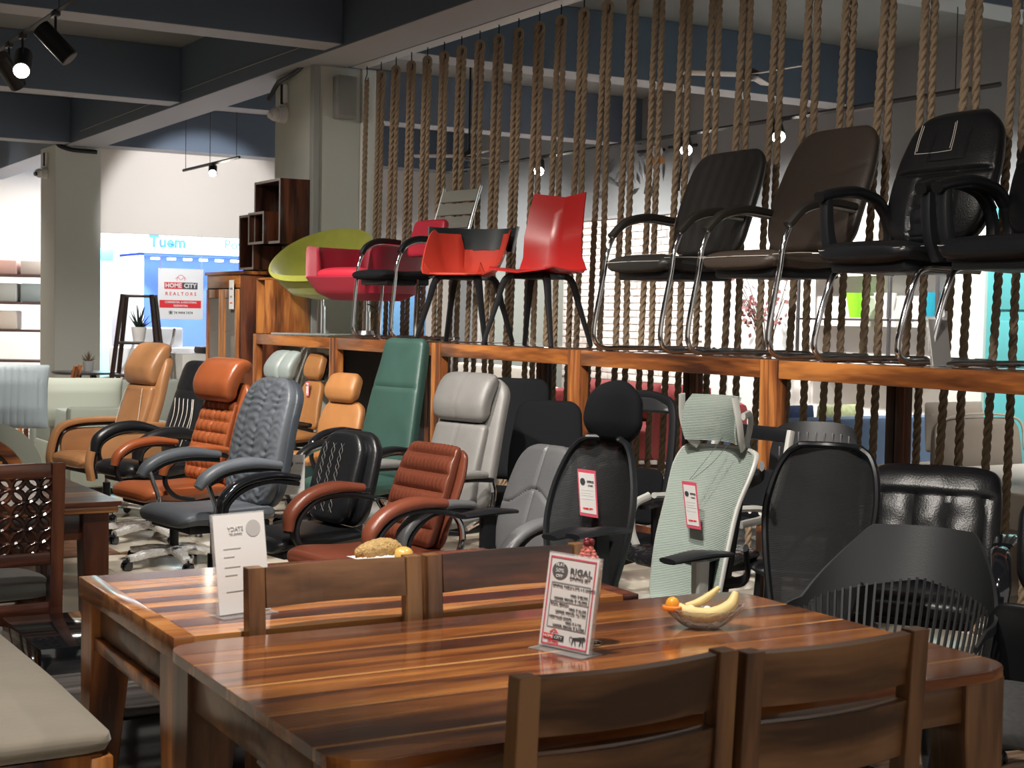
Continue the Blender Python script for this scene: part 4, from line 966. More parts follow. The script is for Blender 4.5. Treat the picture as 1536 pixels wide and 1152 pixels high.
# 13 puffy black leather
x, y = (4.316, 4.096)
t = thing('office_chair', 'puffy black leather chair with seamed vertical cushions, behind the slotted plastic chair', 'chair', (x, y, 0), 214)
seatp(t, .54, .52, .49, .05, BLKL)
backp(t, [(-.15, .48, .26, .05), (-.19, .62, .27, .06), (-.24, .76, .27, .06), (-.29, .86, .26, .055), (-.36, .88, .24, .04)], BLKL, add(lambda s, y, u: .02*(abs(cos(pi*y/.14))**.35-1)*(1 if s < .34 else .15), lambda s, y, u: .012*max(0, min(1, (s-.34)/.02)), lambda s, y, u: .005*noise.noise(Vector((s*14, y*12, 2)))), rows_=60, nu=50, rc=.07)
t_arm(t, .32, .70, BLKG); star_base(t, 'black')
# 14 right edge
x, y = (4.265, 3.256)
t = thing('office_chair', 'black leather chair cut off by the right edge of the picture', 'chair', (x, y, 0), 222)
seatp(t, .54, .52, .50, .05, BLKL)
backp(t, [(-.17, .52, .24, .045), (-.21, .70, .25, .055), (-.28, .92, .24, .045)], BLKL, vert(.12, .015), rc=.12)
pad_arm(t, .31, STD_PAD, BLKG, STD_FRM); star_base(t, 'black')
x, y = (3.235, 2.653)
t = thing('office_chair', 'low black moulded chair with grey cushion behind the right corner of the near table', 'chair', (x, y, 0), 200)
seatp(t, .48, .44, .50, .03, mat('grey_plush', (.10, .10, .10), .9, var=.4, vscale=60))
backp(t, [(-.20, .42, .22, .02), (-.24, .6, .23, .02), (-.28, .70, .22, .018)], BLK, None, rc=.05)
for sx in (-1, 1):
    for sy in (-1, 1):
        b = B(); sweep(b, [(sx*.17, sy*.17, .44), (sx*.19, sy*.20, .22), (sx*.22, sy*.22, 0)], [.024, .02, .016], n=8, k=8, p=4); obj('leg', b, BLK, t)
# 15 perforated black back
x, y = (4.514, 4.965)
t = thing('plastic_chair', 'black perforated plastic chair back peeking above the pear-shaped mesh chair', 'chair', (x, y, 0), 222)
b = B()
def f(u, v):
    k = 2*u-1; hw = .215-.02*v; return (-.20-.14*v+.05*k*k, hw*k*(1-.12*max(0, v-.8)*5*abs(k)), .52+.52*v-.03*k**4*v)
sheet(b, f, 20, 14, .012); obj('backrest', b, BLK, t)
slot = None
for r_ in range(4):
    for c in range(9):
        k = -.8+.2*c; v = .52+.115*r_
        p_ = Vector(f((k+1)/2, v))
        if slot is None: slot = obj('slot', bx((-.003, -.004, -.022), (.003, .004, .022), .0015), mat('slot_grey', (.10, .10, .105), .5), t); o = slot
        else: o = slot.copy(); C.objects.link(o); o.parent = t
        o.location = p_+Vector((.004, 0, 0))
seatp(t, .46, .44, .46, .02, BLK); 
for sx in (-1, 1):
    for sy in (-1, 1):
        b = B(); sweep(b, [(sx*.17, sy*.18, .44), (sx*.22, sy*.21, 0)], .014, n=8); obj('leg', b, BLK, t)
# 16 open framed chair behind the green mesh
x, y = (4.065, 5.175)
t = thing('visitor_chair', 'pale framed chair with open black top bar, behind the green mesh chair', 'chair', (x, y, 0), 185)
for s in (-1, 1): b = B(); sweep(b, [(-.05, s*.22, .62), (-.20, s*.235, .66), (-.29, s*.235, .85), (-.34, s*.225, 1.02)], .014, .018, n=8, k=16, p=3); obj('back_post', b, wf, t)
obj('top_bar', bx((-.36, -.225, .965), (-.33, .225, 1.03), .012), BLK, t)
b = B(); loft(b, [(-.20, .60, .20, .01), (-.26, .74, .21, .01), (-.29, .84, .21, .01)], rows=10, nu=12, rc=.03); obj('lumbar_band', b, BLK, t)
obj('perforated_bar', bx((-.22, -.25, .63), (-.20, .25, .69), .008), BLK, t)
hl = None
for k in range(7):
    if hl is None:
        b = B(); cyl(b, (-.198, 0, .66), (-.196, 0, .66), .011, n=12); hl = obj('hole', b, WHT, t); o = hl
    else: o = hl.copy(); C.objects.link(o); o.parent = t
    o.location = (0, -.2+.065*k, 0)
seatp(t, .48, .46, .50, .03, mat('shiny_black_film', (.012, .012, .014), .12, bump=1.2, bscale=30))
for s in (-1, 1):
    b = B(); sweep(b, [(.02, s*.27, .70), (-.12, s*.27, .69), (-.22, s*.25, .64)], .02, .014, n=8); obj('armrest', b, wf, t); b = B(); sweep(b, [(.05, s*.27, .70), (.14, s*.27, .66), (.15, s*.27, .55), (.12, s*.25, .45)], .016, .02, n=8); obj('armrest', b, wf, t)
star_base(t, 'black')
# 16b pale arm loop chair left of green mesh
# 17, 18 black chairs behind
def dark_chair(px_xy, label, rz, h, hw=.22, frame=False):
    x, y = px_xy
    t = thing('office_chair', label, 'chair', (x, y, 0), rz)
    seatp(t, .50, .48, .48, .04, BLKC)
    if frame:
        b = B(); sweep(b, [(-.18, .20, .50), (-.25, .215, .75), (-.31, .20, h-.08), (-.33, .13, h-.015), (-.335, 0, h), (-.33, -.13, h-.015), (-.31, -.20, h-.08), (-.25, -.215, .75), (-.18, -.20, .50)], .014, .022, side=(1, 0, 0), n=8, k=50, p=3); obj('back_frame', b, BLK, t)
        b = B(); loft(b, [(-.315, h-.085, .19, .012), (-.335, h-.01, .15, .012)], rows=6, nu=10, rc=.02); obj('top_bar', b, BLK, t)
        backp(t, [(-.18, .52, .19, .02), (-.24, .70, .19, .02), (-.27, .78, .18, .02)], BLKC, None, rc=.05)
    else: backp(t, [(-.18, .52, hw, .03), (-.24, .75, hw+.01, .035), (-.32, h, hw-.02, .03)], BLKC, None, rc=.08)
    t_arm(t, .29, .66, BLK); star_base(t, 'black'); return t
dark_chair((3.957, 5.761), 'black chair with an open hoop back frame, right of the egg-shaped headrest', 205, 1.135, frame=True)
dark_chair((4.421, 7.574), 'tall black leather chair back showing behind the stone grey headrest', 214, 1.13, .23)
dark_chair((4.198, 6.778), 'plain black cloth chair back between the grey mid back and the rack post', 222, 1.04, .20)
# ============================================================ chairs on the rack
def cantilever(t, w, path, r=.0125, m=CHR):
    b = B(); L_ = [(p_[0], w/2, p_[1]) for p_ in path]; Rr = [(p_[0], -w/2, p_[1]) for p_ in path[::-1]]
    xr = path[-1][0]
    sweep(b, L_+[(xr-.05, w/2-.03, .0135), (xr-.055, 0, .0135), (xr-.05, -w/2+.03, .0135)]+Rr, r, n=10, k=110); obj('tube_frame', b, m, t)
    for s in (-1, 1):
        for xx in (path[-1][0]+.03, path[-2][0]-.03): obj('foot_pad', bx((xx-.015, s*w/2-.014, 0), (xx+.015, s*w/2+.014, .010), .003), BLK, t)
CP = [(-.20, .655), (0, .665), (.14, .61), (.205, .50), (.225, .38), (.275, .14), (.27, .05), (.215, .0135), (.10, .0135), (-.12, .0135), (-.26, .0135)]
Z = 1.3205
def visitor(label, y, w=.56, leath=BLKL, rel=None, ctrl=None, sc=1.13, rz=180, x=5.05):
    t = thing('visitor_chair', label, 'chair', (x, y, Z), rz, None); t.scale = (sc,)*3
    cantilever(t, w, CP)
    seatp(t, w-.06, .48, .475, .045, leath, rel[1] if rel else None, x1=.245, droop=.02, rc=.06)
    backp(t, ctrl or [(-.20, .50, .225, .032), (-.235, .64, .24, .036), (-.30, .84, .235, .034), (-.36, .99, .20, .028)], leath, rel[0] if rel else None, rc=.10, nu=40)
    for s in (-1, 1):
        b = B(); sweep(b, [(-.20, s*w/2, .675), (-.05, s*w/2, .685), (.09, s*w/2, .655), (.185, s*w/2, .575)], [.024, .026, .026, .024], [.017, .02, .02, .018], n=12, k=22, p=2.6); obj('armrest', b, BLK if leath is BLKL else mat('brown_black_pad', (.02, .017, .014), .5), t)
    return t
blk_dull = leather('black_brown_leather', (.022, .021, .020), .42, .1)
brk = leather('dark_brown_leather', (.045, .033, .026), .40, .12)
t = visitor('black visitor chair with ribbed back, on the rack left of the brown one', 6.70, .56, blk_dull, (vert(.085, .006), vert(.07, .006)),
            [(-.20, .48, .26, .032), (-.24, .66, .29, .036), (-.31, .86, .29, .034), (-.37, 1.02, .26, .028)])
lines(t, [[(.235, s*.24, .455), (.1, s*.26, .462), (-.1, s*.26, .465)] for s in (-1, 1)]+[[(.252, -.22, .44), (.256, 0, .442), (.252, .22, .44)]], STI, .0016)
lines(t, [[(.20, yy, .477), (.12, yy, .481), (.04, yy, .478)] for yy in (-.12, -.06, 0, .06, .12)], STI, .0014)
t = visitor('dark brown leather visitor chair on the rack between two black ones', 5.83, .56, brk,
            (add(lambda s, y, u: -.006*math.exp(-((s-.36-.25*max(0, abs(y)-.09))/.006)**2), lambda s, y, u: -.006*math.exp(-((abs(y)-.10)/.005)**2) if s < .36 else 0), panel_line(.34, .006)),
            [(-.19, .48, .27, .036), (-.225, .66, .30, .04), (-.31, .88, .29, .038), (-.38, 1.06, .24, .03)])
lines(t, [[(.254, -.24, .445), (.258, 0, .447), (.254, .24, .445)], [(.245, -.255, .45), (.1, -.268, .462), (-.06, -.265, .466), (-.16, -.25, .50)], [(.245, .255, .45), (.1, .268, .462), (-.06, .265, .466)]], STI, .0017)
# padded arm visitor chairs
CP2 = [(-.20, .40), (0, .405), (.13, .40), (.185, .34), (.255, .14), (.262, .05), (.21, .0135), (.10, .0135), (-.12, .0135), (-.26, .0135)]
def padded_visitor(label, y, rz=180, h=1.08, w=.50):
    t = thing('visitor_chair', label, 'chair', (5.04, y, Z), rz); t.scale = (1.06,)*3
    cantilever(t, w, CP2, .0135)
    seatp(t, .54, .50, .52, .05, BLKL, None, x1=.26, droop=.012, rc=.06)
    backp(t, [(-.18, .52, .26, .045), (-.215, .70, .29, .05), (-.28, .90, .285, .05), (-.34, h-.02, .235, .04), (-.36, h, .22, .03)], BLKL,
          add(panel_line(.32, .016, .010), lambda s, y, u: (-.012*math.exp(-((abs(y)-.115)/.008)**2)-.007*math.exp(-(((s % .065)-.03)/.005)**2)*(abs(y) < .11)) if s < .32 else 0), rows_=80, nu=50, rc=.12)
    lines(t, [[(-.205, -.10, 1.055), (-.185, -.105, .99), (-.165, -.105, .925)], [(-.165, -.105, .925), (-.163, 0, .922), (-.165, .105, .925)], [(-.165, .105, .925), (-.185, .105, .99), (-.205, .10, 1.055)],
              [(-.205, -.09, 1.05), (-.185, -.095, .99), (-.167, -.095, .935)], [(-.205, .09, 1.05), (-.185, .095, .99), (-.167, .095, .935)]], STI, .0018)
    lines(t, [[(.262, -.24, .485), (.266, 0, .487), (.262, .24, .485)], [(.255, .25, .487), (.1, .272, .497), (-.06, .268, .50)], [(.255, -.25, .487), (.1, -.272, .497), (-.06, -.268, .50)]], STI, .0016)
    for s in (-1, 1):
        Y = s*.30
        b = B(); sweep(b, [(.215, Y, .725), (.13, Y, .745), (.0, Y, .76), (-.13, Y, .73), (-.20, Y, .66)], [.032, .038, .036, .032], [.024, .027, .026, .022], n=14, k=26, p=2.5); obj('armrest', b, BLKL, t)
        b = B(); sweep(b, [(.17, Y, .72), (.165, Y, .62), (.145, Y, .52), (.10, Y, .44)], .028, [.022, .026, .03, .026], n=10, k=18, p=3.4); obj('arm_frame', b, BLK, t); b = B(); sweep(b, [(-.19, Y, .67), (-.22, Y, .58), (-.20, Y, .48), (-.12, Y, .43)], .026, .022, n=10, k=16, p=3.4); obj('arm_frame', b, BLK, t)
    return t
padded_visitor('black visitor chair with padded loop arms and a stitched top flap', 4.95, h=1.10)
padded_visitor('black padded visitor chair on the rack, cut off by the right edge', 4.22, h=1.10)
# red faceted shell chair
redp = mat('red_plastic', (.60, .030, .028), .28, spec=.6); redo = mat('red_orange_fabric', (.60, .055, .03), .6)
def four_legs(t, z=.43, spread=.235, top=.11):
    for sx in (-1, 1):
        for sy in (-1, 1):
            b = B(); sweep(b, [(sx*top*.6, sy*top*.6, z-.012), (sx*(top+.03), sy*(top+.03), z-.035), (sx*(spread-.055), sy*(spread-.055), z*.55), (sx*spread, sy*spread, 0)], [.030, .024, .019, .014], [.018, .02, .016, .012], side=(-sy*.7, sx*.7, 0), n=8, k=20, p=4); obj('leg', b, BLK, t)
    obj('leg_frame', prism(B(), [(-.13, -.13), (.13, -.13), (.13, .13), (-.13, .13)], z-.035, z+.004, bev=.015), BLK, t)
t = thing('shell_chair', 'glossy red faceted plastic chair on black legs, on the rack', 'chair', (5.03, 8.10, Z), 207); t.scale = (1.08,)*3
b = B()
RS = [(.25, .432, .19, .0), (.20, .445, .215, .004), (.05, .43, .225, .0), (-.12, .425, .235, .0), (-.18, .46, .235, .01), (-.20, .53, .205, .022), (-.215, .66, .20, .028), (-.26, .80, .19, .03), (-.30, .905, .18, .032)]
def f(u, v):
    q = v*(len(RS)-1); j = min(int(q), len(RS)-2); a_, c_ = RS[j], RS[j+1]; w_ = q-j; k = 2*u-1
    X, Zz, HW, CR = [a_[i]+(c_[i]-a_[i])*w_ for i in range(4)]
    side = abs(k); return (X+CR*2.2*side*(1 if j >= 4 else .2), HW*k, Zz+(.02*side if j < 4 else .02*side*(j >= 7)))
sheet(b, f, 8, 16, .008); obj('seat_shell', b, redp, t, smooth=True); four_legs(t)
# red shell with dark band
t = thing('shell_chair', 'red tub chair with a dark back band and black legs, on the rack', 'chair', (5.03, 9.06, Z), 218); t.scale = (1.10,)*3
b = B()
def tub(u, v):
    a = -2.35+4.7*u   # 0 = back
    k = abs(a); rim = .50+.20*max(0, min(1, (2.1-k)/.9)) if k > .55 else .60
    if k < 2.35 and k > 1.2: rim = .43+.29*math.exp(-((k-1.25)/.55)**2)
    r = .12+.15*v**.6; z = .425+(rim-.425)*v**1.6
    return (-(r+.02*v)*cos(a)*1.0-.02*v*cos(a), (r+.0)*sin(a), z)
sheet(b, tub, 48, 12, .010); obj('seat_shell', b, redo, t)
b = B(); loft(b, [(.25, .425, .16, .008), (.10, .43, .19, .01), (-.15, .43, .15, .008)], rows=10, nu=12, rc=.10); obj('seat', b, redo, t)
b = B()
def bandf(u, v): a = -1.45+2.9*u; r = .285+.02*v; return (-(r)*cos(a)-.04*v-.02, r*sin(a), .60+.14*v-.035*abs(a)*(1-v)*.6)
sheet(b, bandf, 30, 6, .010); obj('back_band', b, mat('dark_teal_plastic', (.02, .028, .032), .4), t)
four_legs(t)
# red back / black seat cantilever with arms
maroon = mat('crimson_vinyl', (.36, .022, .045), .45, bump=.08, bscale=150); crim = mat('crimson_bright', (.60, .03, .06), .4)
t = thing('visitor_chair', 'cantilever chair with crimson back, black seat and black arm pads, on the rack', 'chair', (4.98, 9.98, Z), 186); t.scale = (1.08,)*3
cantilever(t, .50, [(-.16, .66), (.02, .665), (.13, .62), (.185, .52), (.20, .40), (.225, .14), (.222, .05), (.17, .0135), (.08, .0135), (-.12, .0135), (-.24, .0135)], .012)
seatp(t, .44, .44, .475, .036, BLKC, x1=.27, droop=.004, rc=.04)
backp(t, [(-.19, .58, .20, .028), (-.22, .68, .205, .032), (-.26, .84, .19, .03)], crim, None, rc=.04, p=5)
for s in (-1, 1):
    b = B(); sweep(b, [(-.15, s*.25, .685), (.02, s*.25, .69), (.12, s*.25, .65), (.165, s*.25, .59)], .022, .018, n=10, k=18, p=3); obj('armrest', b, BLK, t)
obj('back_bracket', bx((-.23, -.03, .42), (-.2, .03, .62), .006), BLK, t)
# crimson armchair
t = thing('tub_armchair', 'crimson angular tub armchair on a steel disc foot, on the rack', 'chair', (5.12, 10.86, Z), 199); t.scale = (1.15, 1.15, 1.03)
def prf(a, s):  # squarish outline
    c_, s_ = cos(a), sin(a); e = .45; return (abs(c_)**e*(1 if c_ > 0 else -1)*s[0], abs(s_)**e*(1 if s_ > 0 else -1)*s[1])
def armch(u, v):
    a = 2*pi*u; fr = max(0, cos(a)); open_ = min(1, max(0, (fr-.62)/.12)); rim = .70-.235*open_ +.02*(cos(a) < -.6)
    rows_ = [((.20, .20), .285), ((.28, .29), .34), ((.345, .36), rim-.01), ((.335, .35), rim+.002), ((.275, .285), rim-.004), ((.25, .26), .44), ((.02, .02), .435)]
    q = v*6; j = min(int(q), 5); w_ = q-j; A_, B_ = rows_[j], rows_[j+1]
    s = (A_[0][0]+(B_[0][0]-A_[0][0])*w_, A_[0][1]+(B_[0][1]-A_[0][1])*w_); x, y = prf(a, s); return (x, y, A_[1]+(B_[1]-A_[1])*w_)
b = B(); sheet(b, armch, 72, 24); bmesh.ops.remove_doubles(b, verts=b.verts, dist=1e-4); lo = [v for v in b.verts if abs(v.co.z-.285) < .002]
bmesh.ops.holes_fill(b, edges=[e for e in b.edges if e.is_boundary]); obj('tub_body', b, maroon, t)
seatp(t, .44, .48, .535, .05, crim, x1=.275, under=False, droop=.01, rc=.03, name='seat_cushion')
b = B(); lathe(b, [(0, 0), (.27, 0), (.275, .006), (.26, .012), (.06, .022), (.05, .05), (0, .052)], 40); obj('disc_foot', b, ALU, t)
b = B(); cyl(b, (0, 0, .05), (0, 0, .20), .028, n=20); cyl(b, (0, 0, .20), (0, 0, .29), .018, n=16); obj('column', b, CHR, t)
b = B(); sweep(b, [(0, 0, .26), (.06, .12, .24), (.10, .20, .20)], .005, n=6); obj('lever', b, BLK, t)
# green bowl chair
lime = mat('lime_velvet', (.36, .38, .045), .75, sheen=.6, bump=.15, bscale=60, var=.15, vscale=12)
t = thing('bowl_chair', 'lime green velvet bowl chair on a chrome column, leftmost on the rack', 'chair', (5.10, 11.72, Z), 216); t.scale = (1.18, 1.2, 1.24)
def bowl(u, v):
    a = 2*pi*u; bk = (1-cos(a))/2; rim = .36+.38*bk**1.5+.05*sin(a)**2
    rows_ = [(.03, .245), (.20, .27), (.31, .36), (.36, rim*.55+.20), (.375, rim), (.36, rim+.012), (.345, rim-.01), (.30, .40), (.17, .345), (.02, .34)]
    q = v*9; j = min(int(q), 8); w_ = q-j; r = rows_[j][0]+(rows_[j+1][0]-rows_[j][0])*w_; z = rows_[j][1]+(rows_[j+1][1]-rows_[j][1])*w_
    return (r*cos(a)*.95, r*sin(a)*1.02, max(z, .245))
b = B(); sheet(b, bowl, 56, 45); bmesh.ops.remove_doubles(b, verts=b.verts, dist=1e-4); obj('shell', b, lime, t)
obj('foot_plate', bx((-.27, -.25, .0), (.27, .25, .014), .005), mat('glossy_plate', (.50, .56, .55), .1, metal=.6), t)
b = B(); cyl(b, (0, 0, .014), (0, 0, .20), .03, n=20); cyl(b, (0, 0, .20), (0, 0, .26), .02, n=16); obj('column', b, CHR, t)
# grey slatted chair behind
t = thing('slat_back_chair', 'grey banded chair back with silver side tube, behind the red chairs on the rack', 'chair', (5.14, 10.02, Z), 190); t.scale = (1.07,)*3
gs = mat('olive_grey_strap', (.22, .22, .19), .6)
for k in range(6): 
    z0 = .50+.098*k; x0 = -.20-.035*k
    obj('strap', bx((x0-.012, -.20, z0), (x0+.006, .20, z0+.09), .004, rot=Matrix.Rotation(R(-19), 3, 'Y')), gs, t)
for k in range(4): obj('strap', bx((.18-.095*k-.09, -.20, .445), (.18-.095*k, .20, .46), .004), gs, t)
b = B()
for s in (-1, 1): sweep(b, [(-.40, s*.21, 1.10), (-.30, s*.21, .80), (-.19, s*.21, .46), (.19, s*.21, .45)], .010, n=8, k=20)
obj('side_tube', b, ALU, t)
b = B()
for s in (-1, 1): sweep(b, [(.15, s*.20, .44), (.17, s*.21, .02), (.12, s*.21, .0125), (-.22, s*.21, .0125)], .011, n=8, k=20)
obj('sled_leg', b, CHR, t)
t = thing('price_card', 'small white price card with red edge between the visitor chairs on the rack', 'sign', (5.33, 6.02, 1.90), -40)
obj('sleeve', bx((-.06, -.002, -.05), (.06, .002, .075), .001), ACR, t)
obj('card', bx((-.055, -.004, -.05), (.055, -.0022, .035)), WHT, t); quad(t, 'stripe', .048, -.05, .055, .035, PIN, d=-.0042); disc(t, 'badge', -.01, -.03, .014, PGR, d=-.0044)
# ============================================================ background
def tri(b, pts, z0, z1): return prism(b, pts, z0, z1)
# sofas at the left
sg = mat('sage_upholstery', (.20, .22, .185), .75, bump=.1, bscale=120); sgd = mat('sage_dark_upholstery', (.15, .17, .15), .75, bump=.1, bscale=120)
stc = mat('ice_blue_velvet', (.17, .21, .23), .6, sheen=.4)
x, y = (3.012, 12.593)
t = thing('sofa', 'sage green sofa with square arm, left of the tan office chair', 'sofa', (x, y, 0), 0)
obj('arm', bx((.0, -.75, .08), (.68, -.60, .72), .03), sg, t); obj('arm_side', bx((.12, -.60, .08), (.3, .9, .66), .03), sgd, t)
obj('seat_base', bx((.1, -.60, .08), (1.3, .9, .36), .03), sg, t); obj('back', bx((.1, .9, .1), (1.9, 1.08, .86), .03), sgd, t)
obj('seat_cushion', bx((.3, -.58, .36), (1.25, .88, .50), .04), sg, t)
for xx, yy in ((.15, -.7), (.8, -.7), (.15, .95), (1.2, .8)): obj('foot', bx((xx, yy, 0), (xx+.05, yy+.05, .09)), BLK, t)
def cushion(label, x, y, z, rz, w, h, th, m, rel=None, tilt=12):
    b = B(); loft(b, [(0, 0, w/2, th*.5), (0, h*.3, w/2-.01, th), (0, h*.7, w/2-.012, th), (0, h, w/2, th*.5)], rows=20, nu=60 if rel else 20, rc=.02, p=2.4, relief=rel)
    o = obj('cushion', b, m, None); o.location = (x, y, z); o.rotation_euler = (0, R(-tilt), R(rz)); o.rotation_mode = 'XYZ'; return tag(o, label, 'cushion')
cx, cy = (3.353, 12.796)
cushion('plump sage cushion leaning behind the square sofa arm', cx, cy, .50, 258, .70, .42, .075, sg, tilt=10)
cx, cy = (2.661, 12.223)
cushion('ice blue cushion with vertical channels at the left edge', cx, cy, .54, 250, .54, .52, .06, stc, vert(.055, .012), tilt=12)
x, y = (2.476, 10.824)
t = thing('scroll_armchair', 'pale green scroll arm seat with carved wooden edge, at the left edge', 'sofa', (x, y, 0), 0)
def scr(off): return [(-.42, .66+off), (-.25, .66+off), (-.08, .62+off), (.05, .52+off*.8), (.14, .36+off*.5), (.18, .10)]
b = B()
P_ = catmull([Vector((p_[0], 0, p_[1])) for p_ in [(-.50, .70), (-.28, .70), (-.12, .655), (.0, .56), (.08, .40), (.14, .05)]], 24)
pol = [(p_.x, p_.z) for p_ in P_]+[(p_.x-.17, p_.z-.16 if i < 18 else p_.z) for i, p_ in list(enumerate(P_))[::-1]]
pol = [(p_.x, p_.z) for p_ in P_]+[(P_[-1].x-.16, .05), (-.08, .36), (-.18, .50), (-.30, .56), (-.50, .57)]
prism(b, pol, 0, .55, axis=1, bev=.012); obj('arm', b, sg, t)
P2 = [(p_.x-.14 if p_.z < .5 else p_.x-.11, p_.z-.13) for p_ in P_]
b = B(); sweep(b, [(p_[0], -.01, p_[1]) for p_ in [(-.55, .55), (-.33, .55), (-.20, .50), (-.11, .40), (-.04, .25), (0, .05)]], .02, .045, n=8, k=24, p=5); obj('carved_edge', b, SH['mid'], t)
obj('seat_base', bx((-1.4, 0, .08), (-.1, .55, .34), .02), sg, t)
obj('rail', bx((-.9, -.03, .38), (-.2, .0, .42), .006), SH['midz'], t)
# round table, potted succulent, rug
x, y = (4.935, 18.641)
t = thing('round_table', 'small round charcoal table with splayed black legs, before the far pillar', 'table', (x, y, 0))
b = B(); lathe(b, [(0, .70), (.40, .70), (.42, .715), (.42, .73), (0, .732)], 40); obj('tabletop', b, mat('charcoal_top', (.05, .055, .06), .3), t)
for a in (.6, 2.2, 3.7, 5.3):
    b = B(); sweep(b, [(.12*cos(a), .12*sin(a), .70), (.27*cos(a), .27*sin(a), 0)], [.035, .022], n=8, p=4); obj('leg', b, BLK, t)
t = thing('potted_plant', 'spiky succulent in a small grey pot on the round charcoal table', 'plant', (x+.03, y, .732))
b = B(); lathe(b, [(0, 0), (.055, 0), (.07, .13), (.06, .13), (.055, .115), (0, .115)], 20); obj('pot', b, mat('pot_grey', (.5, .5, .5), .5), t)
b = B()
for k in range(16):
    a = k*2.4; e = .3+.8*(k % 4)/3; r = .10; cyl(b, (0, 0, .11), (r*cos(a)*cos(e), r*sin(a)*cos(e), .12+.15*sin(e)), .010, .001, 5)
obj('leaves', b, mat('brown_leaf', (.16, .10, .06), .6), t)
# ladder shelf
x, y = (4.910, 16.334)
t = thing('ladder_shelf', 'dark wooden ladder shelf tapering upward, before the bright shop front', 'shelf', (x, y, 0), -25)
lad = mat('espresso_wood', (.022, .010, .008), .4)
for sx in (-1, 1):
    for sy in (-1, 1):
        b = B(); sweep(b, [(sx*.34, sy*.30, 0), (sx*.155, sy*.14, 1.68)], .026, .026, n=4, k=2, p=8, side=(0, 1, 0)); obj('post', b, lad, t, smooth=False)
for z in (.42, .78, 1.14, 1.66):
    k = z/1.68; a = .34-.185*k; c_ = .30-.16*k; obj('shelf_board', bx((-a, -c_, z-.012), (a, c_, z+.018), .003), lad, t)
t = thing('potted_plant', 'dark leaved plant in a white pot on the ladder shelf', 'plant', (x, y, 1.159))
b = B(); lathe(b, [(0, 0), (.06, 0), (.085, .16), (.075, .16), (.065, .14), (0, .14)], 20); obj('pot', b, WHT, t)
b = B()
for k in range(22):
    a = k*2.4; e = .3+1.1*(k % 5)/4; cyl(b, (0, 0, .13), (.15*cos(a)*cos(e), .15*sin(a)*cos(e), .15+.26*sin(e)), .014, .002, 5)
obj('leaves', b, mat('dark_leaf', (.015, .03, .02), .5), t)
# cabinet with glass doors
t = thing('glass_cabinet', 'sheesham cabinet with two tall glass doors and a hanging tag, left of the rack', 'cabinet', (4.68, 12.52, 0))
H = 1.84; W_ = .90; D_ = .40
obj('side_panel', bx((0, 0, 0), (D_, .03, H), .004), SH['darkz'], t); obj('side_panel', bx((0, W_-.03, 0), (D_, W_, H), .004), SH['darkz'], t)
obj('top_board', bx((-.02, -.02, H), (D_+.01, W_+.02, H+.03), .006), SH['midy'], t); obj('back_board', bx((D_-.02, .03, .05), (D_, W_-.03, H)), SH['darkz'], t)
obj('head_rail', bx((-.004, .03, H-.12), (.02, W_-.03, H), .003), SH['midy'], t); obj('plinth', bx((0, .03, 0), (.02, W_-.03, .12), .003), SH['midy'], t)
for z in (.5, .9, 1.3): obj('shelf_board', bx((.03, .03, z), (D_-.02, W_-.03, z+.02)), SH['midy'], t)
ow = SH['midz']
for k in range(2):
    y0 = .03+k*.42
    d = obj('door', bx((-.02, y0+.002, .13), (.0, y0+.078, H-.13), .003), ow, t)
    for a_, b_, c_, e_ in ((y0+.342, y0+.418, .13, H-.13), (y0+.078, y0+.342, H-.21, H-.13), (y0+.078, y0+.342, .13, .21)): obj('door_rail', bx((-.02, a_, c_), (0, b_, e_), .003), ow, d)
    obj('pane', bx((-.012, y0+.078, .21), (-.008, y0+.342, H-.21)), mat('cabinet_glass', (.35, .33, .30), .04, alpha=.35, spec=.8), d)
    bm = B(); cyl(bm, (-.02, y0+(.04 if k else .38), .95), (-.045, y0+(.04 if k else .38), .95), .012, n=12); obj('knob', bm, ALU, d)
for k in range(3):
    o = obj('folded_blanket', bx((4.72, 12.62, 1.01+.12*k-.09*(k > 0)), (4.95, 12.92, 1.10+.10*k), .03), mat('blanket_%d' % k, [(.38, .31, .24), (.30, .22, .17), (.44, .38, .30)][k], .8), None); tag(o, ['lowest', 'middle', 'topmost'][k]+' folded blanket behind the right glass door', 'blanket')
g = thing('hanging_tag', 'white price tag hanging on the glass cabinet door', 'sign', (4.64, 12.66, 1.66), -90)
obj('card', bx((-.055, -.002, -.13), (.055, .002, .13)), WHT, g); T('OFFER', .026, 0, .05, INK, g, d=-.003); T('SALE', .024, 0, -.02, INK, g, d=-.003); quad(g, 'print_line', -.03, -.08, .03, -.07, REDP, d=-.0024)
# tall open wooden bookcase behind
t = thing('tall_bookcase', 'tall narrow stepped wooden unit between the glass cabinet and the pillar', 'bookcase', (5.22, 13.45, 0))
for y0, y1, z1, m_ in ((0, .34, 2.06, SH['darkz']), (-.02, -.0, 2.06, SH['midz'])): pass
obj('side_panel', bx((0, .0, 0), (.48, .03, 2.15), .004), SH['midz'], t); obj('side_panel', bx((0, .45, 0), (.48, .48, 2.15), .004), SH['darkz'], t)
obj('back_board', bx((.46, .03, 0), (.48, .45, 2.15)), SH['darkz'], t)
for z in (.1, .6, 1.1, 1.6, 2.12): obj('shelf_board', bx((0, .03, z), (.46, .45, z+.03)), SH['dark'], t)
t = thing('wooden_chest', 'orange brown wooden end panel standing on edge beside the pillar above the rack', 'cabinet', (4.80, 12.245, 1.3205))
obj('panel', bx((.0, .0, 0), (.42, .025, .47), .004), SH['midz'], t); obj('panel', bx((0, .20, 0), (.42, .225, .47), .004), SH['midz'], t); obj('top_board', bx((0, .0, .47), (.42, .225, .49), .003), SH['mid'], t)
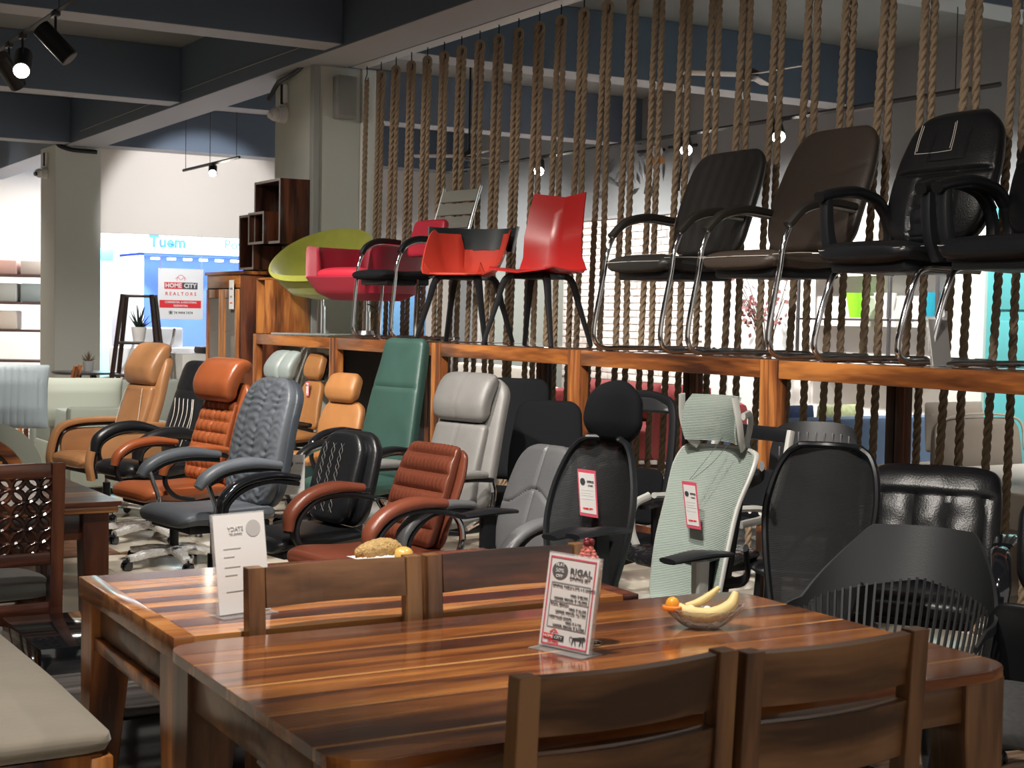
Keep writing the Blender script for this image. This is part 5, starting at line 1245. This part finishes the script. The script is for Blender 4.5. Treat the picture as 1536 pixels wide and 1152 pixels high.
# cube wall shelves on the pillar
rim = mat('brushed_rim', (.45, .43, .41), .5)
def cube(label, x0, y0, y1, z0, z1, d=.30):
    t = thing('cube_shelf', label, 'shelf', (x0, y0, z0), 0, 'interlocking cube shelves by the pillar'); W_ = y1-y0; H = z1-z0; th = .022
    obj('side_board', bx((0, 0, 0), (d, th, H), .002), SH['darkz'], t); obj('side_board', bx((0, W_-th, 0), (d, W_, H), .002), SH['darkz'], t)
    obj('bottom_board', bx((0, th, 0), (d, W_-th, th)), SH['dark'], t); obj('top_board', bx((0, th, H-th), (d, W_-th, H)), SH['dark'], t)
    for a in ((0, th, 0, H), (W_-th, W_, 0, H), (th, W_-th, 0, th), (th, W_-th, H-th, H)): obj('front_edge', bx((-.004, a[0], a[2]), (0, a[1], a[3])), rim, t)
    b = B(); box(b, (d-.01, -.03, -.03), (d, W_+.0, H), .0) if False else b.free()
cube('tall dark cube shelf on the pillar, uppermost of three', 4.95, 12.30, 12.92, 2.12, 2.69)
cube('small square cube shelf overlapping the lower corner of the tallest one', 4.93, 12.46, 12.86, 2.13, 2.40, .24) if False else None
cube('small square cube shelf at the lower left of the tallest one', 4.90, 12.56, 12.94, 2.12, 2.41, .26)
cube('lower left upright cube shelf beside the shop front', 4.97, 12.99, 13.36, 1.90, 2.41, .28)
# speaker, camera domes on pillars
t = thing('wall_speaker', 'grey box loudspeaker high on the near pillar', 'speaker', (5.52, 12.22, 3.42))
obj('cabinet', bx((-.10, -.06, -.18), (.10, .05, .20), .015), mat('speaker_grey', (.30, .30, .28), .5), t); obj('grille', bx((-.085, -.068, -.15), (.085, -.06, .18), .006), mat('speaker_cloth', (.26, .26, .245), .8), t)
def dome(label, x, y, z):
    t = thing('security_camera', label, 'camera', (x, y, z))
    obj('junction_box', bx((-.03, -.07, .10), (0, .07, .27), .008), WHT, t)
    b = B(); cyl(b, (0, 0, 0), (-.07, 0, -.005), .085, .075, 24); obj('mount', b, WHT, t)
    b = B(); bmesh.ops.create_uvsphere(b, u_segments=20, v_segments=12, radius=.062, matrix=Matrix.Translation((-.10, 0, -.01))); obj('dome_body', b, WHT, t)
    b = B(); cyl(b, (-.14, -.02, -.02), (-.17, -.03, -.03), .028, n=16); obj('lens', b, BLKG if 'far' in label else WHT, t)
    b = B(); sweep(b, [(-.035, 0, .27), (-.035, 0, .09)], .014, n=6); obj('cable', b, BLK, t)
dome('white dome camera on the near pillar', 5.25, 12.95, 3.34); dome('white camera on the far pillar', 4.95, 20.75, 3.36)
b = B(); sweep(b, [(5.235, 12.26, 4.2), (5.225, 12.30, 3.95), (5.215, 12.42, 3.74), (5.2, 12.7, 3.66), (5.2, 13.0, 3.63), (5.19, 13.2, 3.5)], .022, n=8, k=30); o = obj('power_cable', b, BLK, None); tag(o, 'thick black cable draped round the top of the near pillar', 'cable')
b = B(); sweep(b, [(4.93, 20.4, 4.2), (4.93, 20.35, 3.8), (5.1, 20.27, 3.66), (5.5, 20.27, 3.64)], .03, n=8, k=24); o = obj('power_cable', b, BLK, None); tag(o, 'thick black cable at the top of the far pillar', 'cable')
b = B(); sweep(b, [(5.07, 12.2, 3.82), (5.07, 14, 3.83), (5.07, 17, 3.82), (5.07, 19.5, 3.81)], .004, n=5, k=30)
o = obj('thin_cable', b, mat('cable_grey', (.35, .35, .35), .6), None); tag(o, 'thin clipped wire along the side of the ceiling beam', 'cable')
# track lights
def track(label, a, c, r=.018):
    b = B(); sweep(b, [a, c], r, r*.8, side=(0, 0, 1), n=4, p=8, k=2)
    for q in (.05, .5, .95):
        v = Vector(a).lerp(Vector(c), q); cyl(b, v, (v.x, v.y, 4.3), .004, n=6)
    o = obj('light_track', b, mat('track_grey', (.05, .05, .055), .4), None, smooth=False); return tag(o, label, 'lighting track')
glow = mat('lamp_glow', (1, .95, .85), .5, emit=(1, .93, .80), es=40)
def head(label, p_, to, on=True, L_=.20, r=.045, drop=.12):
    p_ = Vector(p_); t = thing('track_spotlight', label, 'lamp', tuple(p_))
    d = (Vector(to)-p_).normalized()
    b = B(); box(b, (-.02, -.05, -.01), (.02, .05, .03), .004); cyl(b, (0, 0, 0), (0, 0, -drop), .009, n=8); obj('bracket', b, BLK, t)
    c0 = Vector((0, 0, -drop)); b = B(); cyl(b, c0-d*L_*.5, c0+d*L_*.5, r, n=24); obj('lamp_body', b, BLK, t)
    b = B(); cyl(b, c0+d*(L_*.5), c0+d*(L_*.5+.004), r*.85, n=24); obj('lens', b, glow if on else mat('lens_off', (.2, .2, .2), .2), t)
track('ceiling track with black spotlights, upper left', (2.40, 13.5, 3.42), (2.40, 6.0, 3.42))
TX = 2.40
for i, (yy, to, on, lb) in enumerate(((9.84, (3.9, 9.0, 1.6), False, 'black unlit track spotlight, rightmost on the upper left track'),
                              (10.77, (1.6, 8.0, 1.6), True, 'glowing track spotlight facing the viewer at upper left'),
                              (11.2, (4.0, 12.5, 1.6), False, 'dark track spotlight at the left edge, tilted to the right'),)):
    head(lb, (TX, yy, 3.40), to, on, .27, .062, .18)
head('small lit spotlight washing the header wall over the shop front', (6.02, 17.1, 3.25), (5.6, 16.0, 2.6), True, .18, .05, .06)
track('short track carrying the spotlight before the header wall', (6.02, 16.2, 3.27), (6.02, 18.2, 3.27))
track('ceiling track behind the ropes with bright lamps', (8.0, 7.0, 3.135), (8.0, 15.0, 3.135))
for k, (p_, lb) in enumerate((((8.0, 12.92, 3.12), 'lit spotlight behind the ropes above the red faceted chair'), ((8.0, 10.48, 3.12), 'brightest spotlight behind the ropes, above the ribbed black chair'), ((8.0, 9.27, 3.12), 'lit spotlight behind the ropes, between the black and the brown chair backs'))):
    head(lb, p_, (6.2, p_[1]-3, .8), True, .20, .06, .08)
# fans
def fan(label, x, y, z, rz, top=3.9):
    t = thing('ceiling_fan', label, 'fan', (x, y, z), rz)
    b = B(); lathe(b, [(0, -.05), (.05, -.05), (.085, -.02), (.085, .03), (.03, .06), (0, .06)], 24); obj('motor', b, mat('fan_bronze', (.05, .035, .035), .4), t)
    b = B(); cyl(b, (0, 0, .05), (0, 0, 4.3-z), .012, n=8); obj('down_rod', b, BLK, t)
    for k in range(3):
        a = 2*pi*k/3; b = B(); box(b, (.09, -.065, -.004), (.62, .065, .004), .003, rot=Matrix.Rotation(R(9), 3, 'X'), piv=(0, 0, 0)); o = obj('blade', b, mat('fan_blade', (.33, .27, .24), .45), t); o.rotation_euler = (0, 0, a)
fan('ceiling fan hanging behind the ropes, left of the red chair', 7.9, 14.2, 3.25, 20)
fan('ceiling fan hanging behind the ropes at the right, above the brown chair', 8.3, 10.0, 3.62, 35)
fan('ceiling fan at the top left, mostly above the picture', 3.2, 9.3, 3.62, 10)
# overhead signs behind the ropes
t = thing('hanging_sign', 'small orange notice hanging behind the ropes', 'sign', (8.2, 14.7, 2.72), -25)
obj('cord', bx((-.002, -.002, .15), (.002, .002, 1.58)), BLK, t); obj('board', bx((-.055, -.004, -.16), (.055, .004, .16), .002), mat('orange_board', (.75, .30, .07), .5), t)
T('3', .07, 0, .09, mat('brown_print', (.3, .08, .02), .6), t, d=-.006, bold=.001); T('OFF', .04, 0, -.02, mat('brown_print', (.3, .08, .02), .6), t, d=-.006); T('UP', .04, 0, -.09, REDP, t, d=-.006)
t = thing('hanging_sign', 'round white and orange badge by the bright spotlight behind the ropes', 'sign', (8.0, 10.9, 3.02), -35)
b = B(); cyl(b, (0, -.004, 0), (0, .004, 0), .055, n=24); obj('disc', b, WHT, t); obj('cord', bx((-.002, -.002, .05), (.002, .002, 1.28)), BLK, t); obj('tab', bx((-.07, -.003, -.11), (.07, .003, -.05), .002), mat('orange_board', (.75, .30, .07), .5), t)
t = thing('mural_figures', 'dark leaf shaped metal art on the grey wall behind the ropes', 'wall art', (11.03, 15.4, 3.28))
b = B()
for k in range(14):
    a = random.uniform(0, pi); yy = random.uniform(-.9, .9); zz_ = random.uniform(-.15, .3); l = random.uniform(.08, .2)
    sweep(b, [(0, yy-l*cos(a), zz_-l*sin(a)), (-.02, yy, zz_), (0, yy+l*cos(a), zz_+l*sin(a))], [.005, .035, .005], .004, side=(0, -sin(a), cos(a)), n=6, k=6)
obj('metal_leaves', b, mat('mural_metal', (.20, .20, .21), .4, metal=.5), t)
b = B()
for yy in (-1.0, -.35): 
    sweep(b, [(-.02, yy-.2, .32), (-.02, yy+.35, .34)], .02, n=6); sweep(b, [(-.02, yy, .32), (-.03, yy+.1, 0), (-.02, yy+.16, -.2)], [.025, .015, .03], n=6)
obj('brackets', b, BLK, t)
# shop front beyond the opening
bw = mat('glowing_blue_wall', (.10, .20, .72), .6, emit=(.10, .22, .9), es=.35)  # wall given a faint glow of its own to look brightly lit
t = thing('shop_booth', 'bright blue lit booth with a row of downlights beyond the wall opening', 'display booth', (.42, 24.2, 0))
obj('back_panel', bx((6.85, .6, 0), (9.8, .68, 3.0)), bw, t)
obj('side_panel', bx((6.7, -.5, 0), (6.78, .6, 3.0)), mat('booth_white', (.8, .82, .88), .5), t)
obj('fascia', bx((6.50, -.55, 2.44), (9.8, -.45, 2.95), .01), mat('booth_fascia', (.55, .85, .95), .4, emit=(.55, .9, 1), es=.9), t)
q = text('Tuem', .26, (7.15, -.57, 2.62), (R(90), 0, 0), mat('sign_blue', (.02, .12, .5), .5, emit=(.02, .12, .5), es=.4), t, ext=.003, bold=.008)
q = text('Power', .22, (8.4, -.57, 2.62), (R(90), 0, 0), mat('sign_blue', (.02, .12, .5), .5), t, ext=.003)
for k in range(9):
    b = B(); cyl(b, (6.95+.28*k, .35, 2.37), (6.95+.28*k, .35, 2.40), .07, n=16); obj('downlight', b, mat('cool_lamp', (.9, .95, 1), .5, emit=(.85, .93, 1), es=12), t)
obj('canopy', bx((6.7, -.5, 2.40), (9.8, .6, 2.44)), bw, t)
for k in range(4): spot((7.5+.6*k, 24.5, 2.33), (7.5+.6*k, 24.75, .8), 40, 60, (.75, .85, 1), .5, .04)
t = thing('light_box', 'narrow cyan backlit panel at the left of the blue booth', 'sign', (6.62, 24.0, 0))
obj('panel', bx((-.14, -.03, 0), (.14, .03, 2.3), .01), mat('cyan_lightbox', (.3, .75, .85), .4, emit=(.25, .75, .9), es=.8), t)
obj('cap', bx((-.16, -.04, 2.3), (.16, .04, 2.5), .01), mat('cyan_cap', (.1, .7, .85), .4, emit=(.1, .7, .85), es=.9), t)
# HOME CITY poster
t = thing('poster', 'white poster reading HOME CITY REALTORS hanging in the opening', 'poster', (6.80, 20.62, 1.75), 0)
k_ = 1.0
obj('cord', bx((-.30, -.03, .35), (-.297, .0, .84)), STI, t); obj('cord', bx((.297, -.03, .35), (.30, .0, .84)), STI, t); obj('sheet', bx((-.33, -.003, -.36), (.33, .003, .36), .001), mat('poster_white', (.9, .9, .9), .5), t)
for a_ in ((-.24, .02, .13, REDP), (.0, .245, .13, INK)): obj('logo_block', bx((a_[0] if a_[0] else .02, -.006, .07), (a_[1] if a_[1] != .02 else .02, -.0035, .165)), a_[3], t)
T('HOME', .085, -.11, .117, WHT, t, d=-.009, bold=.003); T('CITY', .085, .135, .117, WHT, t, d=-.009, bold=.003)
T('R E A L T O R S', .068, 0, .0, REDP, t, d=-.006, bold=.001)
obj('red_band', bx((-.31, -.006, -.20), (.30, -.0035, -.09)), REDP, t)
T('COMMERCIAL & INDUSTRIAL', .036, 0, -.12, WHT, t, d=-.009, bold=.001); T('RESIDENTIAL', .036, 0, -.168, WHT, t, d=-.009, bold=.001); T('☎ 74 9494 7474', .05, 0, -.27, INK, t, d=-.006, bold=.001)
b = B(); sweep(b, [(-.08, -.005, .215), (0, -.005, .27), (.08, -.005, .215)], .006, .003, n=4, k=8); sweep(b, [(-.06, -.005, .19), (-.04, -.005, .235), (0, -.005, .20), (.04, -.005, .235), (.06, -.005, .19)], .006, .003, n=4, k=12); obj('house_emblem', b, REDP, t)
t = thing('desk', 'white reception desk with printer below the poster', 'desk', (6.9, 22.2, 0))
obj('body', bx((-.6, -.3, 0), (1.2, .3, .95), .02), mat('desk_white', (.8, .8, .82), .4), t); obj('printer', bx((-.3, -.2, .96), (.4, .2, 1.25), .03), mat('printer_white', (.7, .72, .76), .4), t)
t = thing('console', 'dark media deck on a white ledge before the shop front', 'electronics', (5.9, 16.6, 0))
obj('ledge', bx((-.5, -.3, 0), (.9, .3, 1.02), .01), mat('ledge_white', (.7, .7, .68), .5), t); obj('deck', bx((-.2, -.2, 1.02), (.5, .2, 1.10), .02), BLK, t); obj('deck_top', bx((-.05, -.1, 1.10), (.2, .1, 1.15), .02), BLK, t)
# shelving far left with boxes
x, y = (5.062, 23.904)
t = thing('storage_rack', 'brown metal storage rack at the left edge against the warm wall', 'shelf', (x, y, 0), -25); t.scale = (1.12,)*3
mr = mat('rust_metal', (.07, .035, .03), .5)
for sx in (-.30, .75):
    for sy in (-.2, .2): obj('post', bx((sx, sy, 0), (sx+.05, sy+.04, 2.0), .004), mr, t)
for z in (.6, 1.02, 1.4, 1.78): obj('shelf_board', bx((-.3, -.2, z), (.8, .24, z+.03), .004), mr, t)
i = 0
for z, cols in ((1.43, [(.30, .30, .28), (.22, .25, .25)]), (1.81, [(.36, .22, .19), (.42, .36, .32)]), (1.05, [(.50, .43, .36)])):
    for c_ in cols:
        o = obj('storage_box', bx((-.25+.5*cols.index(c_), -.16, z), (.2+.5*cols.index(c_), .18, z+(.26 if z != 1.81 else .2)), .02), mat('box_%d' % i, c_, .7), None); o.location = (x, y, 0); o.rotation_euler = (0, 0, R(-25)); o.scale = (1.12,)*3
        tag(o, ['striped grey box at the left of the middle rack shelf', 'blue grey box at the right of the middle rack shelf', 'maroon box at the left of the top rack shelf', 'cream box at the right of the top rack shelf', 'cream box on the low rack shelf'][i], 'box'); i += 1
# dining chair leaning far left and bed-like seats beyond
x, y = (3.524, 14.841)
t = thing('folded_chair', 'dark wooden slatted chair standing behind the ice blue cushion', 'chair', (x, y, 0), 160)
for s in (-1, 1): 
    b = B(); sweep(b, [(-.25, s*.22, 0), (-.2, s*.22, .45), (-.32, s*.22, .95)], .022, n=4, p=6, k=12); obj('back_post', b, SH['midz'], t, smooth=False)
    b = B(); sweep(b, [(.2, s*.22, 0), (.2, s*.22, .45)], .022, n=4, p=6, k=2); obj('leg', b, SH['midz'], t, smooth=False)
for z in (.55, .65, .75, .85): obj('back_rail', bx((-.29-(z-.55)*.05, -.2, z), (-.26-(z-.55)*.05, .2, z+.06), .004), SH['dark'], t)
obj('seat', bx((-.22, -.24, .44), (.24, .24, .47), .01), SH['dark'], t)
x, y = (4.960, 17.349)
t = thing('lounge_chair', 'blush pink lounge chair with white curved legs behind the round table', 'chair', (x, y, 0), 200)
seatp(t, .7, .6, .50, .08, mat('blush_fabric', (.42, .30, .27), .8)); backp(t, [(-.28, .5, .33, .05), (-.4, .85, .33, .05), (-.5, 1.0, .3, .04)], mat('blush_fabric', (.42, .30, .27), .8), None, rc=.1)
for s in (-1, 1):
    b = B(); sweep(b, [(.25, s*.36, 0), (.15, s*.36, .6), (-.3, s*.36, .75), (-.5, s*.36, 1.1), (-.55, s*.36, 1.3)], .02, .015, n=6, k=20); obj('side_frame', b, WHT, t)
# rug under the left
t = None
rug = mat('brown_patterned_rug', (.20, .10, .06), .9, var=.8, vscale=14)
o = obj('rug', bx((.4, 9.0, .001), (2.6, 13.2, .012), .004), rug, None); tag(o, 'brown rug on the tiles behind the carved chairs', 'rug')
o = obj('rug', bx((2.75, 2.6, .001), (4.4, 4.3, .012), .004), wood('rug_streaks', (.05, .03, .02), (.22, .13, .08), (.45, .35, .25), axis=0, rough=.9, coat=0, sc=2), None); tag(o, 'streaky brown rug under the chairs at the lower right', 'rug')
# behind the ropes: sofas and shelf with pots
bl = mat('steel_blue_fabric', (.13, .20, .34), .75); be = mat('greige_fabric', (.26, .22, .18), .75)
t = thing('sofa', 'steel blue sofa back seen through the rack', 'sofa', (7.6, 8.6, 0), 0)
obj('back', bx((0, 0, .08), (1.9, .18, .76), .04), bl, t); obj('seat_base', bx((0, .18, .08), (1.9, .9, .42), .03), bl, t); obj('arm', bx((-.18, 0, .08), (0, .9, .6), .04), bl, t); obj('arm', bx((1.9, 0, .08), (2.08, .9, .6), .04), bl, t)
for xx in (-.1, 1.95):
    for yy in (.05, .8): obj('foot', bx((xx, yy, 0), (xx+.05, yy+.05, .09)), BLK, t)
for lb, xx, cc in (('navy cushion with a pale lattice on the blue sofa', 7.95, (.03, .05, .14)), ('pale lime and white patterned cushion on the blue sofa', 8.45, (.62, .66, .35))):
    cushion(lb, xx, 8.95, .50, 90, .46, .34, .08, mat('cushion_'+lb[:4], cc, .7, var=.5, vscale=25), tilt=0)
t = thing('wing_armchair', 'greige armchair back with piped edge, seen through the ropes at the right', 'chair', (8.3, 7.35, 0), 0)
b = B(); loft(b, [(0, .20, .42, .07), (-.02, .50, .44, .08), (-.05, .84, .42, .06)], rows=14, nu=14, rc=.12); 
for v in b.verts: v.co = Vector((v.co.y, -v.co.x, v.co.z))
obj('backrest', b, be, t)
b = B(); sweep(b, [(-.44, -.02, .2), (-.45, -.02, .6), (-.40, .0, .82), (0, .02, .87), (.40, .0, .82), (.45, -.02, .6)], .010, n=6, k=40); obj('piping', b, mat('piping_cream', (.5, .45, .38), .7), t)
obj('seat_base', bx((-.42, .08, .15), (.42, .8, .45), .05), be, t)
for sx in (-.35, .35): obj('leg', bx((sx-.02, .1, 0), (sx+.02, .14, .16)), BLK, t)
cushion('crumpled beige cushion on top of the greige armchair', 8.35, 7.62, .58, 90, .60, .36, .07, mat('beige_satin', (.42, .36, .30), .5, bump=.4, bscale=12), tilt=-4)
t = thing('low_platform', 'white display platform behind the greige armchair', 'platform', (7.0, 4.6, 0))
obj('slab', bx((0, 0, .30), (3.2, 2.6, .52), .01), mat('platform_white', (.75, .70, .64), .6), t); obj('base', bx((.05, .05, 0), (3.15, 2.55, .30)), mat('platform_base', (.40, .35, .30), .6), t)
rs = mat('red_sofa_fabric', (.20, .02, .022), .7)
t = thing('sofa', 'red sofa with rolled cushions behind the ropes, over the egg-shaped headrest', 'sofa', (8.6, 11.9, 0))
obj('back', bx((1.0, 0, .1), (1.25, 2.6, .72), .06), rs, t); obj('seat_base', bx((.1, 0, .1), (1.0, 2.6, .40), .04), rs, t)
for xx in (.15, 1.1):
    for yy in (-.15, 2.7): obj('foot', bx((xx, yy, 0), (xx+.05, yy+.05, .11)), BLK, t)
obj('arm', bx((.1, -.25, .1), (1.2, 0, .68), .08), rs, t); obj('arm', bx((.1, 2.6, .1), (1.2, 2.85, .68), .08), rs, t)
for k, lb in enumerate(('nearest', 'middle', 'farthest')): cushion(lb+' dark red back cushion of the red sofa', 9.48, 12.35+.85*k, .42, 180, .75, .40, .10, rs, tilt=10)
t = thing('sofa', 'cream sofa with blush throw beyond the red one, seen in slivers', 'sofa', (8.3, 14.9, 0))
crm = mat('cream_fabric', (.55, .50, .44), .8)
obj('back', bx((1.0, 0, .1), (1.25, 2.2, .9), .06), crm, t); obj('seat_base', bx((.1, 0, .1), (1.0, 2.2, .45), .04), crm, t)
for xx in (.15, 1.1):
    for yy in (-.15, 2.0): obj('foot', bx((xx, yy, 0), (xx+.05, yy+.05, .11)), BLK, t)
obj('arm', bx((.1, -.22, .1), (1.2, 0, .7), .08), crm, t)
t = thing('red_ottoman', 'bright red low table between the sofas behind the ropes', 'table', (7.5, 13.4, 0))
obj('top', bx((-.4, -.9, .42), (.4, .9, .55), .02), mat('coral_red', (.62, .07, .04), .5), t)
for sx in (-.35, .35):
    for sy in (-.8, .8): obj('leg', bx((sx-.025, sy-.025, 0), (sx+.025, sy+.025, .42)), BLK, t)
# coloured panels beyond left part of ropes
t = thing('blue_panel', 'pale blue standing panel behind the ropes under the crimson armchair', 'panel', (9.1, 19.2, 0))
obj('board', bx((-.5, -.02, 0), (.9, .02, 2.05), .01), mat('sky_panel', (.16, .36, .62), .5), t)
t = thing('grey_partition', 'slim grey green partition behind the ropes', 'panel', (9.6, 16.9, 0)); obj('board', bx((0, 0, 0), (1.3, .06, 2.1), .01), mat('partition', (.30, .33, .31), .6), t); obj('frame_edge', bx((-.05, -.02, 0), (0, .08, 2.12), .005), ALU, t)
# plant shelf on the white panel
t = thing('wall_shelf', 'thin dark framed wall shelf for pots behind the ropes at right', 'shelf', (10.97, 10.05, 1.05))
fm_ = mat('dark_shelf_metal', (.06, .055, .06), .5)
for yy in (0, .62, 1.95): obj('upright', bx((-.26, yy, 0), (-.23, yy+.03, 1.12), .003), fm_, t)
for zz_ in (.0, .48, .98): obj('shelf_board', bx((-.26, 0, zz_), (-.06, 1.98, zz_+.022), .003), fm_, t)
def potp(label, y, m_, tilt=0):
    t = thing('flower_pot', label, 'pot', (10.83, y, 1.561)); b = B(); lathe(b, [(0, 0), (.07, 0), (.115, .25), (.10, .25), (.06, .02), (0, .02)], 20); o = obj('pot', b, m_, t); o.rotation_euler = (R(tilt), 0, 0); return t
potp('lime green flower pot on the thin wall shelf', 11.25, mat('lime_pot', (.28, .72, .03), .4)); potp('teal blue flower pot on the thin wall shelf, right', 10.22, mat('teal_pot', (.02, .30, .42), .4)); potp('white flower pot on the thin wall shelf, between lime and teal', 10.85, WHT)
t = thing('berry_branches', 'dry red leaved branches standing beside the lime pot', 'plant', (10.5, 12.25, 0))
b = B(); lv = B()
for k in range(16):
    a = random.uniform(-1.0, 1.0); h_ = random.uniform(.5, 1.0); e_ = random.uniform(-.3, .1)
    sweep(b, [(0, 0, .95), (e_*.3, a*.2, 1.1+h_*.5), (e_, a*.45, 1.1+h_)], .006, n=4, k=6)
    for q_ in range(6): 
        c0 = Vector((e_*.6+random.uniform(-.05, .05), a*.35+random.uniform(-.12, .12), 1.1+h_*random.uniform(.5, 1)))
        d_ = Vector((random.uniform(-1, 1), random.uniform(-1, 1), random.uniform(-1, 1)))*.06; sweep(lv, [c0, c0+d_*.5, c0+d_], [.004, .030, .004], .003, side=(0, .7, .7), n=5, k=4)
obj('branches', b, mat('dry_branch', (.07, .04, .03), .8), t); obj('leaves', lv, mat('dried_leaf', (.16, .045, .04), .6), t)
b = B(); lathe(b, [(0, 0), (.14, 0), (.16, .5), (.07, .95), (.06, 1.1), (.05, 1.1), (0, .9)], 18); obj('vase', b, WHT, t)
